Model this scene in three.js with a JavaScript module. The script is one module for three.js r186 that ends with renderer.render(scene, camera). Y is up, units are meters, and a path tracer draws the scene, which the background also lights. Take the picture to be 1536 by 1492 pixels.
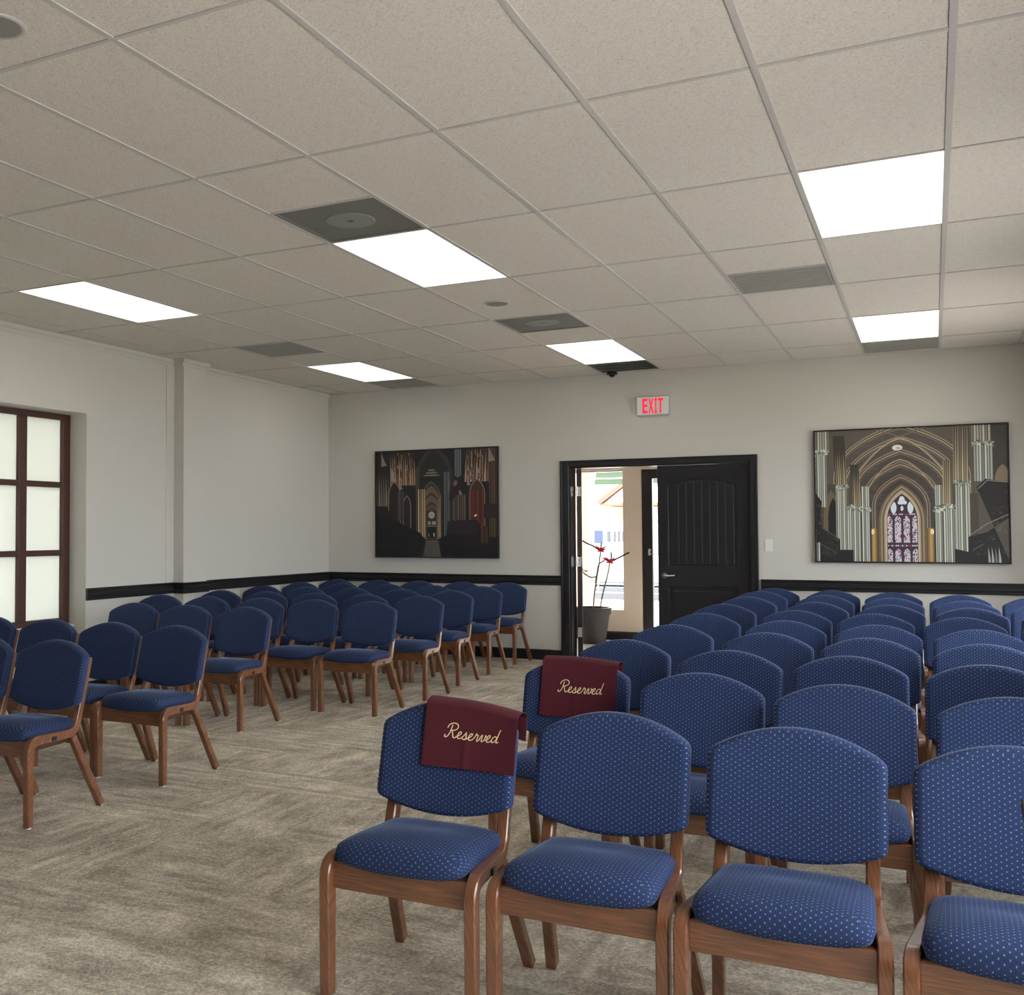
import * as THREE from 'three';
import { mergeGeometries, toCreasedNormals } from 'three/addons/utils/BufferGeometryUtils.js';
import { RoundedBoxGeometry } from 'three/addons/geometries/RoundedBoxGeometry.js';
import { TextGeometry } from 'three/addons/geometries/TextGeometry.js';
import { FontLoader } from 'three/addons/loaders/FontLoader.js';
import { RectAreaLightUniformsLib } from 'three/addons/lights/RectAreaLightUniformsLib.js';

// ---------------------------------------------------------------- camera, sky, sun, exposure
const scene = new THREE.Scene();
const renderer = new THREE.WebGLRenderer({ antialias: true });
renderer.toneMapping = THREE.LinearToneMapping;
renderer.toneMappingExposure = 1.0;
renderer.shadowMap.enabled = true;
RectAreaLightUniformsLib.init();

const camera = new THREE.PerspectiveCamera(2 * Math.atan(746 / 1570.48) * 180 / Math.PI, 1536 / 1492, 0.05, 200);
camera.position.set(0, 1.35, 0);
camera.rotation.order = 'YXZ';
camera.rotation.set(0.0328, 0.4861, -0.0031);
camera.setViewOffset(1536, 1492, 200.7, 0, 1536, 1492);
scene.add(camera);

scene.background = new THREE.Color(0.89, 0.945, 1.0);
scene.backgroundIntensity = 15;
const sun = new THREE.DirectionalLight(new THREE.Color(1, 0.93, 0.82), 30);
sun.position.set(-10.5, 31, -59); sun.target.position.set(-2.5, 0, -14);
sun.castShadow = true; sun.shadow.mapSize.set(2048, 2048);
Object.assign(sun.shadow.camera, { left: -40, right: 40, top: 40, bottom: -40, near: 1, far: 140 });
scene.add(sun); scene.add(sun.target);
const PANEL_LIGHT = 2.0;                       // radiance of the ceiling panels
const PANEL_TINT = new THREE.Color(1, 0.96, 0.88);

// ---------------------------------------------------------------- room measures (metres)
const XL = -6.26, XR = 1.15, ZB = -10.6, ZF = 7.0, H = 2.968;
const GX = 0.0899, GZ = -3.8074, TW = 0.6096, TL = 1.2192;      // ceiling grid origin and module
const gx = (i) => GX + TW * i, gz = (j) => GZ - TL * j;

// ---------------------------------------------------------------- helpers
let seed = 12345;
const rnd = () => { seed = (seed * 1664525 + 1013904223) >>> 0; return seed / 4294967296; };
const names = {};
function numbered(name) { const n = names[name] = (names[name] ?? -1) + 1; return n ? name + '_' + String(n).padStart(3, '0') : name; }
function mesh(name, geometry, material, parent) {
  const m = new THREE.Mesh(geometry, material); m.name = name; m.castShadow = m.receiveShadow = true;
  if (parent) parent.add(m);
  return m;
}
function thing(name, label, category, [x, y, z] = [0, 0, 0], group) {
  const o = new THREE.Group(); o.name = numbered(name); o.position.set(x, y, z);
  o.userData = { label, category }; if (group) o.userData.group = group;
  scene.add(o); return o;
}
function tag(o, label, category, group) {
  o.name = numbered(o.name); o.userData.label = label; o.userData.category = category; if (group) o.userData.group = group;
  scene.add(o); return o;
}
function struct(name, geometry, material, label, category) {
  const o = geometry ? mesh(name, geometry, material) : new THREE.Group();
  o.name = name; o.userData.kind = 'structure';
  if (label) o.userData.label = label; if (category) o.userData.category = category;
  scene.add(o); return o;
}
const box = (x0, x1, y0, y1, z0, z1) => new THREE.BoxGeometry(Math.abs(x1 - x0), Math.abs(y1 - y0), Math.abs(z1 - z0)).translate((x0 + x1) / 2, (y0 + y1) / 2, (z0 + z1) / 2);
const rbox = (x0, x1, y0, y1, z0, z1, r = 0.004, s = 1) => new RoundedBoxGeometry(Math.abs(x1 - x0), Math.abs(y1 - y0), Math.abs(z1 - z0), s, r).translate((x0 + x1) / 2, (y0 + y1) / 2, (z0 + z1) / 2);
const merge = (list) => mergeGeometries(list.map((g) => { const n = g.index ? g.toNonIndexed() : g; for (const k of Object.keys(n.attributes)) if (!['position', 'normal', 'uv'].includes(k)) n.deleteAttribute(k); return n; }));
// world-size uv from the dominant axis of each face
function metricUV(g) {
  const n = g.index ? g.toNonIndexed() : g, p = n.attributes.position, uv = new Float32Array(p.count * 2);
  const a = new THREE.Vector3(), b = new THREE.Vector3(), c = new THREE.Vector3(), f = new THREE.Vector3();
  for (let i = 0; i < p.count; i += 3) {
    a.fromBufferAttribute(p, i); b.fromBufferAttribute(p, i + 1); c.fromBufferAttribute(p, i + 2);
    f.copy(b).sub(a).cross(c.clone().sub(a));
    const ax = Math.abs(f.x), ay = Math.abs(f.y), az = Math.abs(f.z);
    [a, b, c].forEach((v, k) => { const [s, t] = ay >= ax && ay >= az ? [v.x, v.z] : ax >= az ? [v.z, v.y] : [v.x, v.y]; uv[(i + k) * 2] = s; uv[(i + k) * 2 + 1] = t; });
  }
  n.setAttribute('uv', new THREE.BufferAttribute(uv, 2)); return n;
}
// smooth normals across coincident vertices
function smooth(g) {
  g.computeVertexNormals();
  const p = g.attributes.position, n = g.attributes.normal, m = new Map();
  const key = (i) => Math.round(p.getX(i) * 2e4) + ',' + Math.round(p.getY(i) * 2e4) + ',' + Math.round(p.getZ(i) * 2e4);
  for (let i = 0; i < p.count; i++) { const k = key(i), v = m.get(k) ?? [0, 0, 0]; v[0] += n.getX(i); v[1] += n.getY(i); v[2] += n.getZ(i); m.set(k, v); }
  for (let i = 0; i < p.count; i++) { const v = m.get(key(i)), l = Math.hypot(...v) || 1; n.setXYZ(i, v[0] / l, v[1] / l, v[2] / l); }
  return g;
}
// ---------------------------------------------------------------- noise and textures
const lattice = new Float32Array(65536).map(() => rnd());
const hash2 = (x, y) => lattice[((x * 374761 + y * 668265 + ((x * y) & 0xffff) * 31) >>> 0) & 65535];
function vnoise(x, y, px, py) {      // periodic value noise, periods in lattice cells
  const x0 = Math.floor(x), y0 = Math.floor(y), fx = x - x0, fy = y - y0, sx = fx * fx * (3 - 2 * fx), sy = fy * fy * (3 - 2 * fy);
  const m = (a, n) => ((a % n) + n) % n, X0 = m(x0, px), X1 = m(x0 + 1, px), Y0 = m(y0, py), Y1 = m(y0 + 1, py);
  const a = hash2(X0, Y0), b = hash2(X1, Y0), c = hash2(X0, Y1), d = hash2(X1, Y1);
  return (a + (b - a) * sx) * (1 - sy) + (c + (d - c) * sx) * sy;
}
function dataTexture(w, h, fn, { srgb = true, repeat = [1, 1], channels = 4 } = {}) {
  const d = new Uint8Array(w * h * 4);
  for (let y = 0, k = 0; y < h; y++) for (let x = 0; x < w; x++, k += 4) { const c = fn(x, y); d[k] = c[0]; d[k + 1] = c[1]; d[k + 2] = c[2]; d[k + 3] = 255; }
  const t = new THREE.DataTexture(d, w, h, THREE.RGBAFormat); t.wrapS = t.wrapT = THREE.RepeatWrapping; t.magFilter = THREE.LinearFilter; t.minFilter = THREE.LinearMipmapLinearFilter; t.generateMipmaps = true;
  if (srgb) t.colorSpace = THREE.SRGBColorSpace; t.repeat.set(...repeat); t.needsUpdate = true; return t;
}
function canvasTexture(w, h, draw) {
  const c = document.createElement('canvas'); c.width = w; c.height = h; draw(c.getContext('2d'), w, h);
  const t = new THREE.CanvasTexture(c); t.colorSpace = THREE.SRGBColorSpace; t.magFilter = THREE.LinearFilter; t.anisotropy = 8; return t;
}
const clamp8 = (v) => Math.max(0, Math.min(255, v));
const std = (color, roughness = 0.6, more = {}) => new THREE.MeshStandardMaterial({ color, roughness, ...more });
const phys = (color, roughness = 0.6, more = {}) => new THREE.MeshPhysicalMaterial({ color, roughness, ...more });

// carpet: quarter-turned streaks in taupe and grey, 4.8 m repeat
const CARPET_M = 4.8, CN = 2048;
const carpetMap = dataTexture(CN, CN, (x, y) => {
  const u = x / CN, v = y / CN;
  const turn = vnoise(u * 12, v * 12, 12, 12) + 0.5 * (vnoise(u * 30 + 5, v * 30, 30, 30) - 0.5);
  const w = Math.max(0, Math.min(1, (turn - 0.36) * 3.5));
  const sa = vnoise(u * 18, v * 110, 18, 110) * 0.6 + vnoise(u * 90, v * 380 + 7, 90, 380) * 0.4;
  const sb = vnoise(u * 110, v * 18, 110, 18) * 0.6 + vnoise(u * 380, v * 90 + 3, 380, 90) * 0.4;
  const streak = sa * (1 - w) + sb * w;
  const patch = vnoise(u * 15, v * 15 + 3, 15, 15) * 0.5 + vnoise(u * 40, v * 40, 40, 40) * 0.5;
  const fine = vnoise(u * 640, v * 640, 640, 640) * 0.7 + hash2(x, y) * 0.3;
  const t = 0.36 * streak + 0.27 * patch + 0.37 * fine;
  const k = Math.max(0, Math.min(1, (t - 0.28) / 0.44));
  return [clamp8(141 + 92 * k), clamp8(131 + 91 * k), clamp8(115 + 88 * k)];
}, { repeat: [1 / CARPET_M, 1 / CARPET_M] });
const carpetBump = dataTexture(512, 512, (x, y) => { const v = 255 * (0.5 * vnoise(x / 3, y / 3, 171, 171) + 0.5 * hash2(x + 77, y)); return [v, v, v]; }, { srgb: false, repeat: [1 / 0.9, 1 / 0.9] });

// ceiling board: pinholes and worm-like fissures, one board 0.61 x 1.22 m
const boardSpeck = (() => {
  const w = 512, h = 1024, d = new Float32Array(w * h).fill(0);
  for (let k = 0; k < 6500; k++) {
    let x = rnd() * w, y = rnd() * h, a = rnd() * 6.28; const n = rnd() < 0.6 ? 1 + rnd() * 2 : 3 + rnd() * 9, s = 0.25 + rnd() * 0.7;
    for (let i = 0; i < n; i++) { const q = (((y | 0) + h) % h) * w + (((x | 0) + w) % w); d[q] = Math.max(d[q], s); x += Math.cos(a); y += Math.sin(a); a += (rnd() - 0.5) * 1.4; }
  }
  return { w, h, d };
})();
const boardMap = dataTexture(512, 1024, (x, y) => {
  const s = boardSpeck.d[y * 512 + x], g = vnoise(x / 5, y / 5, 102, 204), v = 1 - 0.26 * s - 0.06 * g;
  return [clamp8(238 * v), clamp8(232 * v), clamp8(222 * v)];
});
const boardBump = dataTexture(512, 1024, (x, y) => { const v = 215 - 170 * boardSpeck.d[y * 512 + x] + 40 * (vnoise(x / 4, y / 4, 128, 256) - 0.5); return [clamp8(v), clamp8(v), clamp8(v)]; }, { srgb: false });

// upholstery: blue weave with staggered pale dots, tile 0.088 x 0.0834 m
const fabricMap = dataTexture(512, 512, (x, y) => {
  const cx = x / 64, cy = y / 85.333, col = Math.floor(cx), fy = cy + (col % 2 ? 0.5 : 0);
  const dx = (cx - col - 0.5) * 11, dy = (fy - Math.floor(fy) - 0.5) * 13.9, r = Math.max(Math.abs(dx), Math.abs(dy) * 0.9) * 0.6 + Math.hypot(dx, dy) * 0.4;
  const big = hash2(col + 11, Math.floor(fy) + 31 * col) * 0.5;
  const dot = Math.max(0, Math.min(1, (1.55 + big - r) * 1.6));
  const gap = Math.max(0, 1 - Math.hypot(dx / 2.2, (Math.abs(dy) - 6.5) / 2.2));
  const weave = 0.9 + 0.2 * hash2(x >> 2, y >> 2) + 0.1 * Math.sin(x * 0.785) * Math.sin(y * 0.785);
  const b = [25, 42, 80].map((c) => c * weave * (1 - 0.28 * gap));
  return [clamp8(b[0] + (100 - b[0]) * dot), clamp8(b[1] + (126 - b[1]) * dot), clamp8(b[2] + (172 - b[2]) * dot)];
}, { repeat: [1 / 0.088, 1 / 0.0834] });

// wood grain along v
const woodMap = dataTexture(256, 512, (x, y) => {
  const g = vnoise(x / 6, y / 90, 43, 6) * 0.6 + vnoise(x / 2.5, y / 40, 102, 13) * 0.4, v = 0.72 + 0.5 * g;
  return [clamp8(124 * v), clamp8(76 * v), clamp8(47 * v)];
}, { repeat: [1 / 0.16, 1 / 0.5] });

const M = {
  wall: std(new THREE.Color(0.63, 0.605, 0.55), 0.75),
  ceilingBoard: std(0xffffff, 0.92, { map: boardMap, bumpMap: boardBump, bumpScale: 0.002 }),
  tee: std(new THREE.Color(0.6, 0.58, 0.55), 0.5),
  black: std(new THREE.Color(0.012, 0.012, 0.013), 0.38),
  doorBlack: std(new THREE.Color(0.017, 0.017, 0.02), 0.3),
  carpet: std(0xffffff, 0.97, { map: carpetMap, bumpMap: carpetBump, bumpScale: 0.003 }),
  fabric: phys(0xffffff, 0.88, { map: fabricMap, sheen: 0.6, sheenRoughness: 0.45, sheenColor: new THREE.Color(0.45, 0.6, 0.9) }),
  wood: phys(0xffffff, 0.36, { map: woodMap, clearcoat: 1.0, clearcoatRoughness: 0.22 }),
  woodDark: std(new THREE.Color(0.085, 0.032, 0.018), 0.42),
  glide: std(new THREE.Color(0.8, 0.8, 0.78), 0.35),
  plate: std(new THREE.Color(0.015, 0.014, 0.014), 0.5, { metalness: 0.3 }),
  chrome: std(new THREE.Color(0.72, 0.72, 0.73), 0.22, { metalness: 1 }),
  clearGlass: phys(0xffffff, 0.0, { transmission: 1, thickness: 0, ior: 1.45 }),
  frosted: phys(new THREE.Color(0.88, 0.9, 0.78), 1.0, { transmission: 0.036, thickness: 0, ior: 1.3 }),
  windowWood: std(new THREE.Color(0.07, 0.024, 0.016), 0.42),
  whitePlastic: std(new THREE.Color(0.78, 0.78, 0.76), 0.4),
  diffuser: std(new THREE.Color(0.9, 0.9, 0.88), 0.6, { emissive: new THREE.Color(1, 0.99, 0.955), emissiveIntensity: 0.9 }),
  diffuserRim: std(new THREE.Color(0.9, 0.9, 0.88), 0.6, { emissive: new THREE.Color(1, 1, 0.99), emissiveIntensity: 1.3 }),
  ventDark: std(new THREE.Color(0.2, 0.2, 0.185), 0.6),
  ventMid: std(new THREE.Color(0.38, 0.375, 0.34), 0.65),
  ventPale: std(new THREE.Color(0.3, 0.3, 0.28), 0.6),
  exitRed: std(new THREE.Color(0.5, 0.0, 0.02), 0.5, { emissive: new THREE.Color(1, 0.015, 0.06), emissiveIntensity: 0.85 }),
  stucco: std(new THREE.Color(0.7, 0.62, 0.54), 0.9),
  stuccoPink: std(new THREE.Color(0.3, 0.19, 0.165), 0.9),
  vestFloor: std(new THREE.Color(0.55, 0.52, 0.47), 0.5),
  pavement: std(new THREE.Color(0.42, 0.4, 0.37), 0.9),
  cream: std(new THREE.Color(0.8, 0.77, 0.66), 0.9),
};
for (const m of Object.values(M)) m.side = THREE.DoubleSide;

// ---------------------------------------------------------------- floor, walls
{
  const f = metricUV(box(XL - 0.3, XR + 0.3, -0.12, 0, ZB - 0.15, ZF + 0.2));
  struct('floor', f, M.carpet, 'taupe and grey streaked carpet floor', 'floor');
}
// back wall with the double-door opening
const DX0 = -3.346, DX1 = -1.54, DH = 2.025, WT = 0.15;
struct('wall_back', merge([box(XL - 0.3, DX0, 0, 3.1, ZB - WT, ZB), box(DX1, XR + 0.3, 0, 3.1, ZB - WT, ZB), box(DX0, DX1, DH, 3.1, ZB - WT, ZB)]), M.wall, 'off-white painted wall around the black double door', 'wall');
// left wall with the window niche and the pilaster
const NZ0 = -6.61, NZ1 = -4.6, NH = 2.35, ND = 0.18;
struct('wall_left', merge([box(XL - 0.3, XL, 0, 3.1, ZB, NZ0), box(XL - 0.3, XL, 0, 3.1, NZ1, ZF), box(XL - 0.3, XL, NH, 3.1, NZ0, NZ1), box(XL - 0.3, XL - ND, 0, 0.59, NZ0, NZ1)]), M.wall, 'off-white wall with the frosted window niche', 'wall');
const PX = XL + 0.12, PZ0 = -8.1, PZ1 = -7.75;
struct('trim_1', merge([rbox(XL - 0.01, PX, 0, H + 0.05, PZ0, PZ1, 0.003), rbox(XL - 0.01, XL + 0.008, 0, H + 0.05, PZ1 - 0.02, -7.64, 0.003)]), M.wall, 'off-white boxed pilaster standing out from the wall', 'pilaster');
// right wall with four windows, behind which the day comes in
const RW = [[-9.65, -7.7], [-6.6, -4.65], [-3.5, 0.1]], RY0 = 0.6, RY1 = 2.34;
{
  const g = []; let z = ZB;
  for (const [a, b] of RW) { g.push(box(XR, XR + 0.22, 0, 3.1, z, a), box(XR, XR + 0.22, 0, RY0, a, b), box(XR, XR + 0.22, RY1, 3.1, a, b)); z = b; }
  g.push(box(XR, XR + 0.22, 0, 3.1, z, ZF));
  struct('wall_right', merge(g), M.wall, 'off-white wall with tall clear windows', 'wall');
}
struct('wall_front', box(XL - 0.3, XR + 0.22, 0, 3.1, ZF, ZF + 0.2), M.wall, 'off-white plain wall', 'wall');
struct('roof', box(XL - 0.6, XR + 0.6, 3.1, 3.3, ZB - 0.2, ZF + 0.5), M.wall, 'flat roof slab over the room', 'roof');

// ---------------------------------------------------------------- black chair rails, baseboards, cornice
function profileRun(shape, from, to, inward) {        // profile (out, y) swept from one wall point to another
  const a = new THREE.Vector3(...from), b = new THREE.Vector3(...to), n = new THREE.Vector3(...inward), L = a.distanceTo(b), dir = b.clone().sub(a).normalize();
  const g = new THREE.ExtrudeGeometry(new THREE.Shape(shape.map(([o, y]) => new THREE.Vector2(o, y))), { depth: L, bevelEnabled: false });
  const m = new THREE.Matrix4().makeBasis(n, new THREE.Vector3(0, 1, 0), dir).setPosition(a);
  if (m.determinant() < 0) { g.scale(1, 1, -1); g.translate(0, 0, L); const ix = g.index; void ix; }
  return g.applyMatrix4(m);
}
const RAIL = [[0, 0.784], [0.012, 0.784], [0.018, 0.79], [0.018, 0.812], [0.026, 0.818], [0.026, 0.85], [0.02, 0.856], [0.02, 0.868], [0.03, 0.874], [0.03, 0.886], [0, 0.886]];
const BASE = [[0, 0], [0.016, 0], [0.016, 0.085], [0.012, 0.098], [0.006, 0.108], [0, 0.108]];
const CROWN = [[0, 2.9], [0.006, 2.9], [0.012, 2.925], [0.022, 2.94], [0.026, 2.968], [0, 2.968]];
const CAS = 0.088;                                    // door casing width
const leftRuns = (p) => [profileRun(p, [XL, 0, ZB], [XL, 0, PZ0], [1, 0, 0]), profileRun(p, [XL, 0, PZ0], [PX, 0, PZ0], [0, 0, -1]), profileRun(p, [PX, 0, PZ0 - 0.026], [PX, 0, PZ1 + 0.026], [1, 0, 0]), profileRun(p, [XL, 0, PZ1], [PX, 0, PZ1], [0, 0, 1]), profileRun(p, [XL, 0, PZ1], [XL, 0, NZ0], [1, 0, 0])];
const tall = (list) => merge(list);
struct('trim_2', tall([...leftRuns(RAIL), profileRun(RAIL, [XL, 0, NZ1], [XL, 0, ZF], [1, 0, 0])]), M.black, 'glossy black chair rail along the window wall', 'chair rail');
struct('trim_3', profileRun(RAIL, [XL, 0, ZB], [DX0 - CAS, 0, ZB], [0, 0, 1]), M.black, 'black chair rail between the corner and the door', 'chair rail');
struct('trim_4', profileRun(RAIL, [DX1 + CAS, 0, ZB], [XR, 0, ZB], [0, 0, 1]), M.black, 'black chair rail under the stained-glass picture', 'chair rail');
struct('baseboard_left', tall([...leftRuns(BASE), profileRun(BASE, [XL, 0, NZ1], [XL, 0, ZF], [1, 0, 0])]), M.black, 'black baseboard along the window wall', 'baseboard');
struct('baseboard_back', tall([profileRun(BASE, [XL, 0, ZB], [DX0 - CAS, 0, ZB], [0, 0, 1]), profileRun(BASE, [DX1 + CAS, 0, ZB], [XR, 0, ZB], [0, 0, 1])]), M.black, 'black baseboard either side of the door', 'baseboard');
struct('baseboard_right', profileRun(BASE, [XR, 0, ZB], [XR, 0, ZF], [-1, 0, 0]), M.black, 'black baseboard under the clear windows', 'baseboard');
struct('trim_5', tall([...leftRuns(CROWN), profileRun(CROWN, [XL, 0, NZ0], [XL, 0, ZF], [1, 0, 0])]), M.wall, 'slim off-white cornice at the ceiling', 'cornice');

// ---------------------------------------------------------------- ceiling: boards, tees, fixtures
const ceiling = struct('ceiling', null, null, 'suspended ceiling of speckled white boards in a tee grid', 'ceiling');
const colEdges = [XL]; for (let i = -10; i <= 1; i++) colEdges.push(gx(i)); colEdges.push(XR);
const rowEdges = [ZF]; for (let j = -8; j <= 5; j++) rowEdges.push(gz(j)); rowEdges.push(ZB);
// fixtures keyed by column index i (gx(i)..gx(i+1)) and row position j
const LIGHTS = []; for (const i of [-9, -5, -1]) for (const j of [1, 4]) LIGHTS.push([i, j]);
const VENTS = [[-5, 0.5, 'a'], [-5, 3, 'a'], [-9, 3, 'p'], [-2, 2.5, 'p'], [-5, 5, 'l'], [-1, 5, 'p'], [-9, 5, 'p']];
const boardGeo = new Map();
function board(x0, x1, z0, z1) {
  const w = Math.abs(x1 - x0), l = Math.abs(z1 - z0), key = w.toFixed(3) + '_' + l.toFixed(3);
  if (!boardGeo.has(key)) {
    const g = new THREE.BoxGeometry(w - 0.006, 0.016, l - 0.006), n = metricUV(g), uv = n.attributes.uv;
    for (let k = 0; k < uv.count; k++) uv.setXY(k, uv.getX(k) / TW + 0.5, uv.getY(k) / TL + 0.5);
    boardGeo.set(key, n);
  }
  const m = mesh('ceiling_board', boardGeo.get(key), M.ceilingBoard, ceiling);
  m.position.set((x0 + x1) / 2, H + 0.0105, (z0 + z1) / 2);
  if ((Math.round(x0 * 7) + Math.round(z0 * 3)) % 2) m.rotation.y = Math.PI;
}
const tees = [];
const TEEW = 0.024;
function tee(x0, x1, z0, z1) { mesh('tee_bar', box(x0, x1, H - 0.0015, H + 0.03, z0, z1), M.tee, ceiling); }
for (let c = 0; c < colEdges.length - 1; c++) {
  for (let r = 0; r < rowEdges.length - 1; r++) {
    const x0 = colEdges[c], x1 = colEdges[c + 1], z1 = rowEdges[r], z0 = rowEdges[r + 1];
    const i = c - 11, j = r - 9;                       // x0 = gx(i), z1 = gz(j)
    if (LIGHTS.some(([a, b]) => a === i && b === j)) continue;
    const v = VENTS.find(([a, b]) => a === i && Math.floor(b) === j);
    if (!v) { board(x0, x1, z0, z1); continue; }
    const zm = z1 - TL / 2;
    if (v[1] % 1) { board(x0, x1, zm, z1); } else board(x0, x1, z0, zm);
    tee(x0 + TEEW / 2, x1 - TEEW / 2, zm - 0.008, zm + 0.008);
  }
}
for (let i = -10; i <= 1; i++) tee(gx(i) - TEEW / 2, gx(i) + TEEW / 2, ZB, ZF);
for (let j = -8; j <= 5; j++) for (let c = 0; c < colEdges.length - 1; c++) tee(colEdges[c] + (c ? TEEW / 2 : 0), colEdges[c + 1] - TEEW / 2, gz(j) - 0.009, gz(j) + 0.009);
struct('trim_6', merge([box(XL, XR, H - 0.002, H + 0.02, ZB, ZB + 0.02), box(XR - 0.02, XR, H - 0.002, H + 0.02, ZB, ZF)]), M.tee, 'thin wall angle under the ceiling edge', 'wall angle');

const lineOf = { '-9': 'over the window-side seats', '-5': 'over the aisle', '-1': 'over the switch-side seats' };
const rankOf = { 4: 'nearest the back wall', 1: 'second from the back wall', '-2': 'third from the back wall', '-5': 'farthest from back wall' };
for (const [i, j] of LIGHTS) {
  const x = (gx(i) + gx(i + 1)) / 2, z = (gz(j) + gz(j + 1)) / 2, w = TW - TEEW - 0.004, l = TL - 0.022;
  const t = thing('ceiling_light', `flat white glowing ceiling panel ${lineOf[i]}, ${rankOf[j]}`, 'ceiling light', [x, H, z], 'glowing panels in the ceiling grid');
  mesh('housing', box(-w / 2, w / 2, 0.012, 0.06, -l / 2, l / 2), M.whitePlastic, t);
  const rim = 0.022, y0 = 0.002, y1 = 0.012;
  mesh('diffuser', box(-w / 2 + rim, w / 2 - rim, y0 + 0.002, y1, -l / 2 + rim, l / 2 - rim), M.diffuser, t);
  mesh('rim', merge([box(-w / 2, w / 2, y0, y1, -l / 2, -l / 2 + rim), box(-w / 2, w / 2, y0, y1, l / 2 - rim, l / 2), box(-w / 2, -w / 2 + rim, y0, y1, -l / 2 + rim, l / 2 - rim), box(w / 2 - rim, w / 2, y0, y1, -l / 2 + rim, l / 2 - rim)]), M.diffuserRim, t);
  const a = new THREE.RectAreaLight(PANEL_TINT, PANEL_LIGHT, w, l);
  a.position.set(x, H - 0.004, z); a.lookAt(x, 0, z); scene.add(a);
}
const ventWords = ['dark grey square vent with round diffuser touching a glowing panel', 'dark grey square vent with round diffuser standing clear of the light panels', 'grey flat square return grille over the window-side seats', 'grey flat square return grille in plain boards over the switch-side seats', 'dark louvred square vent over the aisle touching the back wall end', 'grey flat square grille by the back wall, behind the switch-side panel', 'grey flat square grille by the back wall, behind the window-side panel'];
VENTS.forEach(([i, j, kind], k) => {
  const x = (gx(i) + gx(i + 1)) / 2, z = gz(j) - TL / 4, s = TW - TEEW - 0.006, d = j === 5 ? TL / 2 - 0.03 : TL / 2 - 0.02;
  const t = thing('ceiling_vent', ventWords[k], 'vent', [x, H, z], 'square vents in the ceiling grid');
  const pm = kind === 'p' ? M.ventMid : M.ventDark;
  mesh('backing', box(-s / 2, s / 2, 0.006, 0.02, -d / 2, d / 2), pm, t);
  mesh('frame', merge([box(-s / 2, s / 2, 0, 0.012, -d / 2, -d / 2 + 0.016), box(-s / 2, s / 2, 0, 0.012, d / 2 - 0.016, d / 2), box(-s / 2, -s / 2 + 0.016, 0, 0.012, -d / 2 + 0.016, d / 2 - 0.016), box(s / 2 - 0.016, s / 2, 0, 0.012, -d / 2 + 0.016, d / 2 - 0.016)]), pm, t);
  if (kind === 'a') {
    mesh('diffuser_cone', new THREE.LatheGeometry([[0.02, 0.002], [0.1, 0.0045], [0.122, 0.0008], [0.13, 0.004], [0.13, 0.0065]].map((p) => new THREE.Vector2(...p)), 40), M.ventPale, t);
    mesh('screw', new THREE.CylinderGeometry(0.012, 0.012, 0.006, 16).translate(0, 0.002, 0), M.chrome, t);
  } else if (kind === 'l') {
    for (let q = 0; q < 6; q++) mesh('louvre', box(-s / 2 + 0.02, s / 2 - 0.02, -0.002, 0.002, -0.03, 0.03), q % 2 ? M.ventPale : M.ventDark, t).position.set(0, 0.001, -d / 2 + 0.06 + q * (d - 0.12) / 5), t.children[t.children.length - 1].rotation.x = 0.22;
  } else {
    for (let q = 0; q < 9; q++) mesh('slat', box(-s / 2 + 0.02, s / 2 - 0.02, 0.0015, 0.006, -0.024, 0.024), M.ventMid, t).position.z = -d / 2 + 0.045 + q * (d - 0.09) / 8;
  }
  if (j === 5) { const zz = gz(5) - TL / 2; mesh('ceiling_board', box(gx(i) + 0.012, gx(i + 1) - 0.012, H + 0.001, H + 0.015, ZB + 0.02, zz - 0.01), M.ceilingBoard, ceiling); }
});
for (const [x, z, words] of [[gx(-4.58), gz(2.56), 'round grey ceiling speaker between the aisle light panel and vent'], [gx(-4.43), gz(-1.2), 'round grey ceiling speaker over the aisle, far from the back wall']]) {
  const t = thing('ceiling_speaker', words, 'speaker', [x, H, z], 'round speakers in the ceiling');
  mesh('ring', new THREE.LatheGeometry([[0.07, -0.001], [0.08, -0.006], [0.09, -0.003], [0.092, 0.001]].map((p) => new THREE.Vector2(...p)), 40), M.tee, t);
  mesh('grille', new THREE.CylinderGeometry(0.074, 0.074, 0.004, 40).translate(0, -0.001, 0), M.ventPale, t);
}
{
  const t = thing('security_camera', 'small black dome camera hanging at the ceiling above the exit sign', 'camera', [-2.85, H, -10.5]);
  mesh('base', new THREE.CylinderGeometry(0.05, 0.054, 0.025, 32).translate(0, -0.0125, 0), M.black, t);
  mesh('dome', new THREE.SphereGeometry(0.034, 24, 12, 0, Math.PI * 2, Math.PI / 2, Math.PI / 2).translate(0, -0.02, 0), std(0x0b0b0c, 0.12), t);
}

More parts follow.
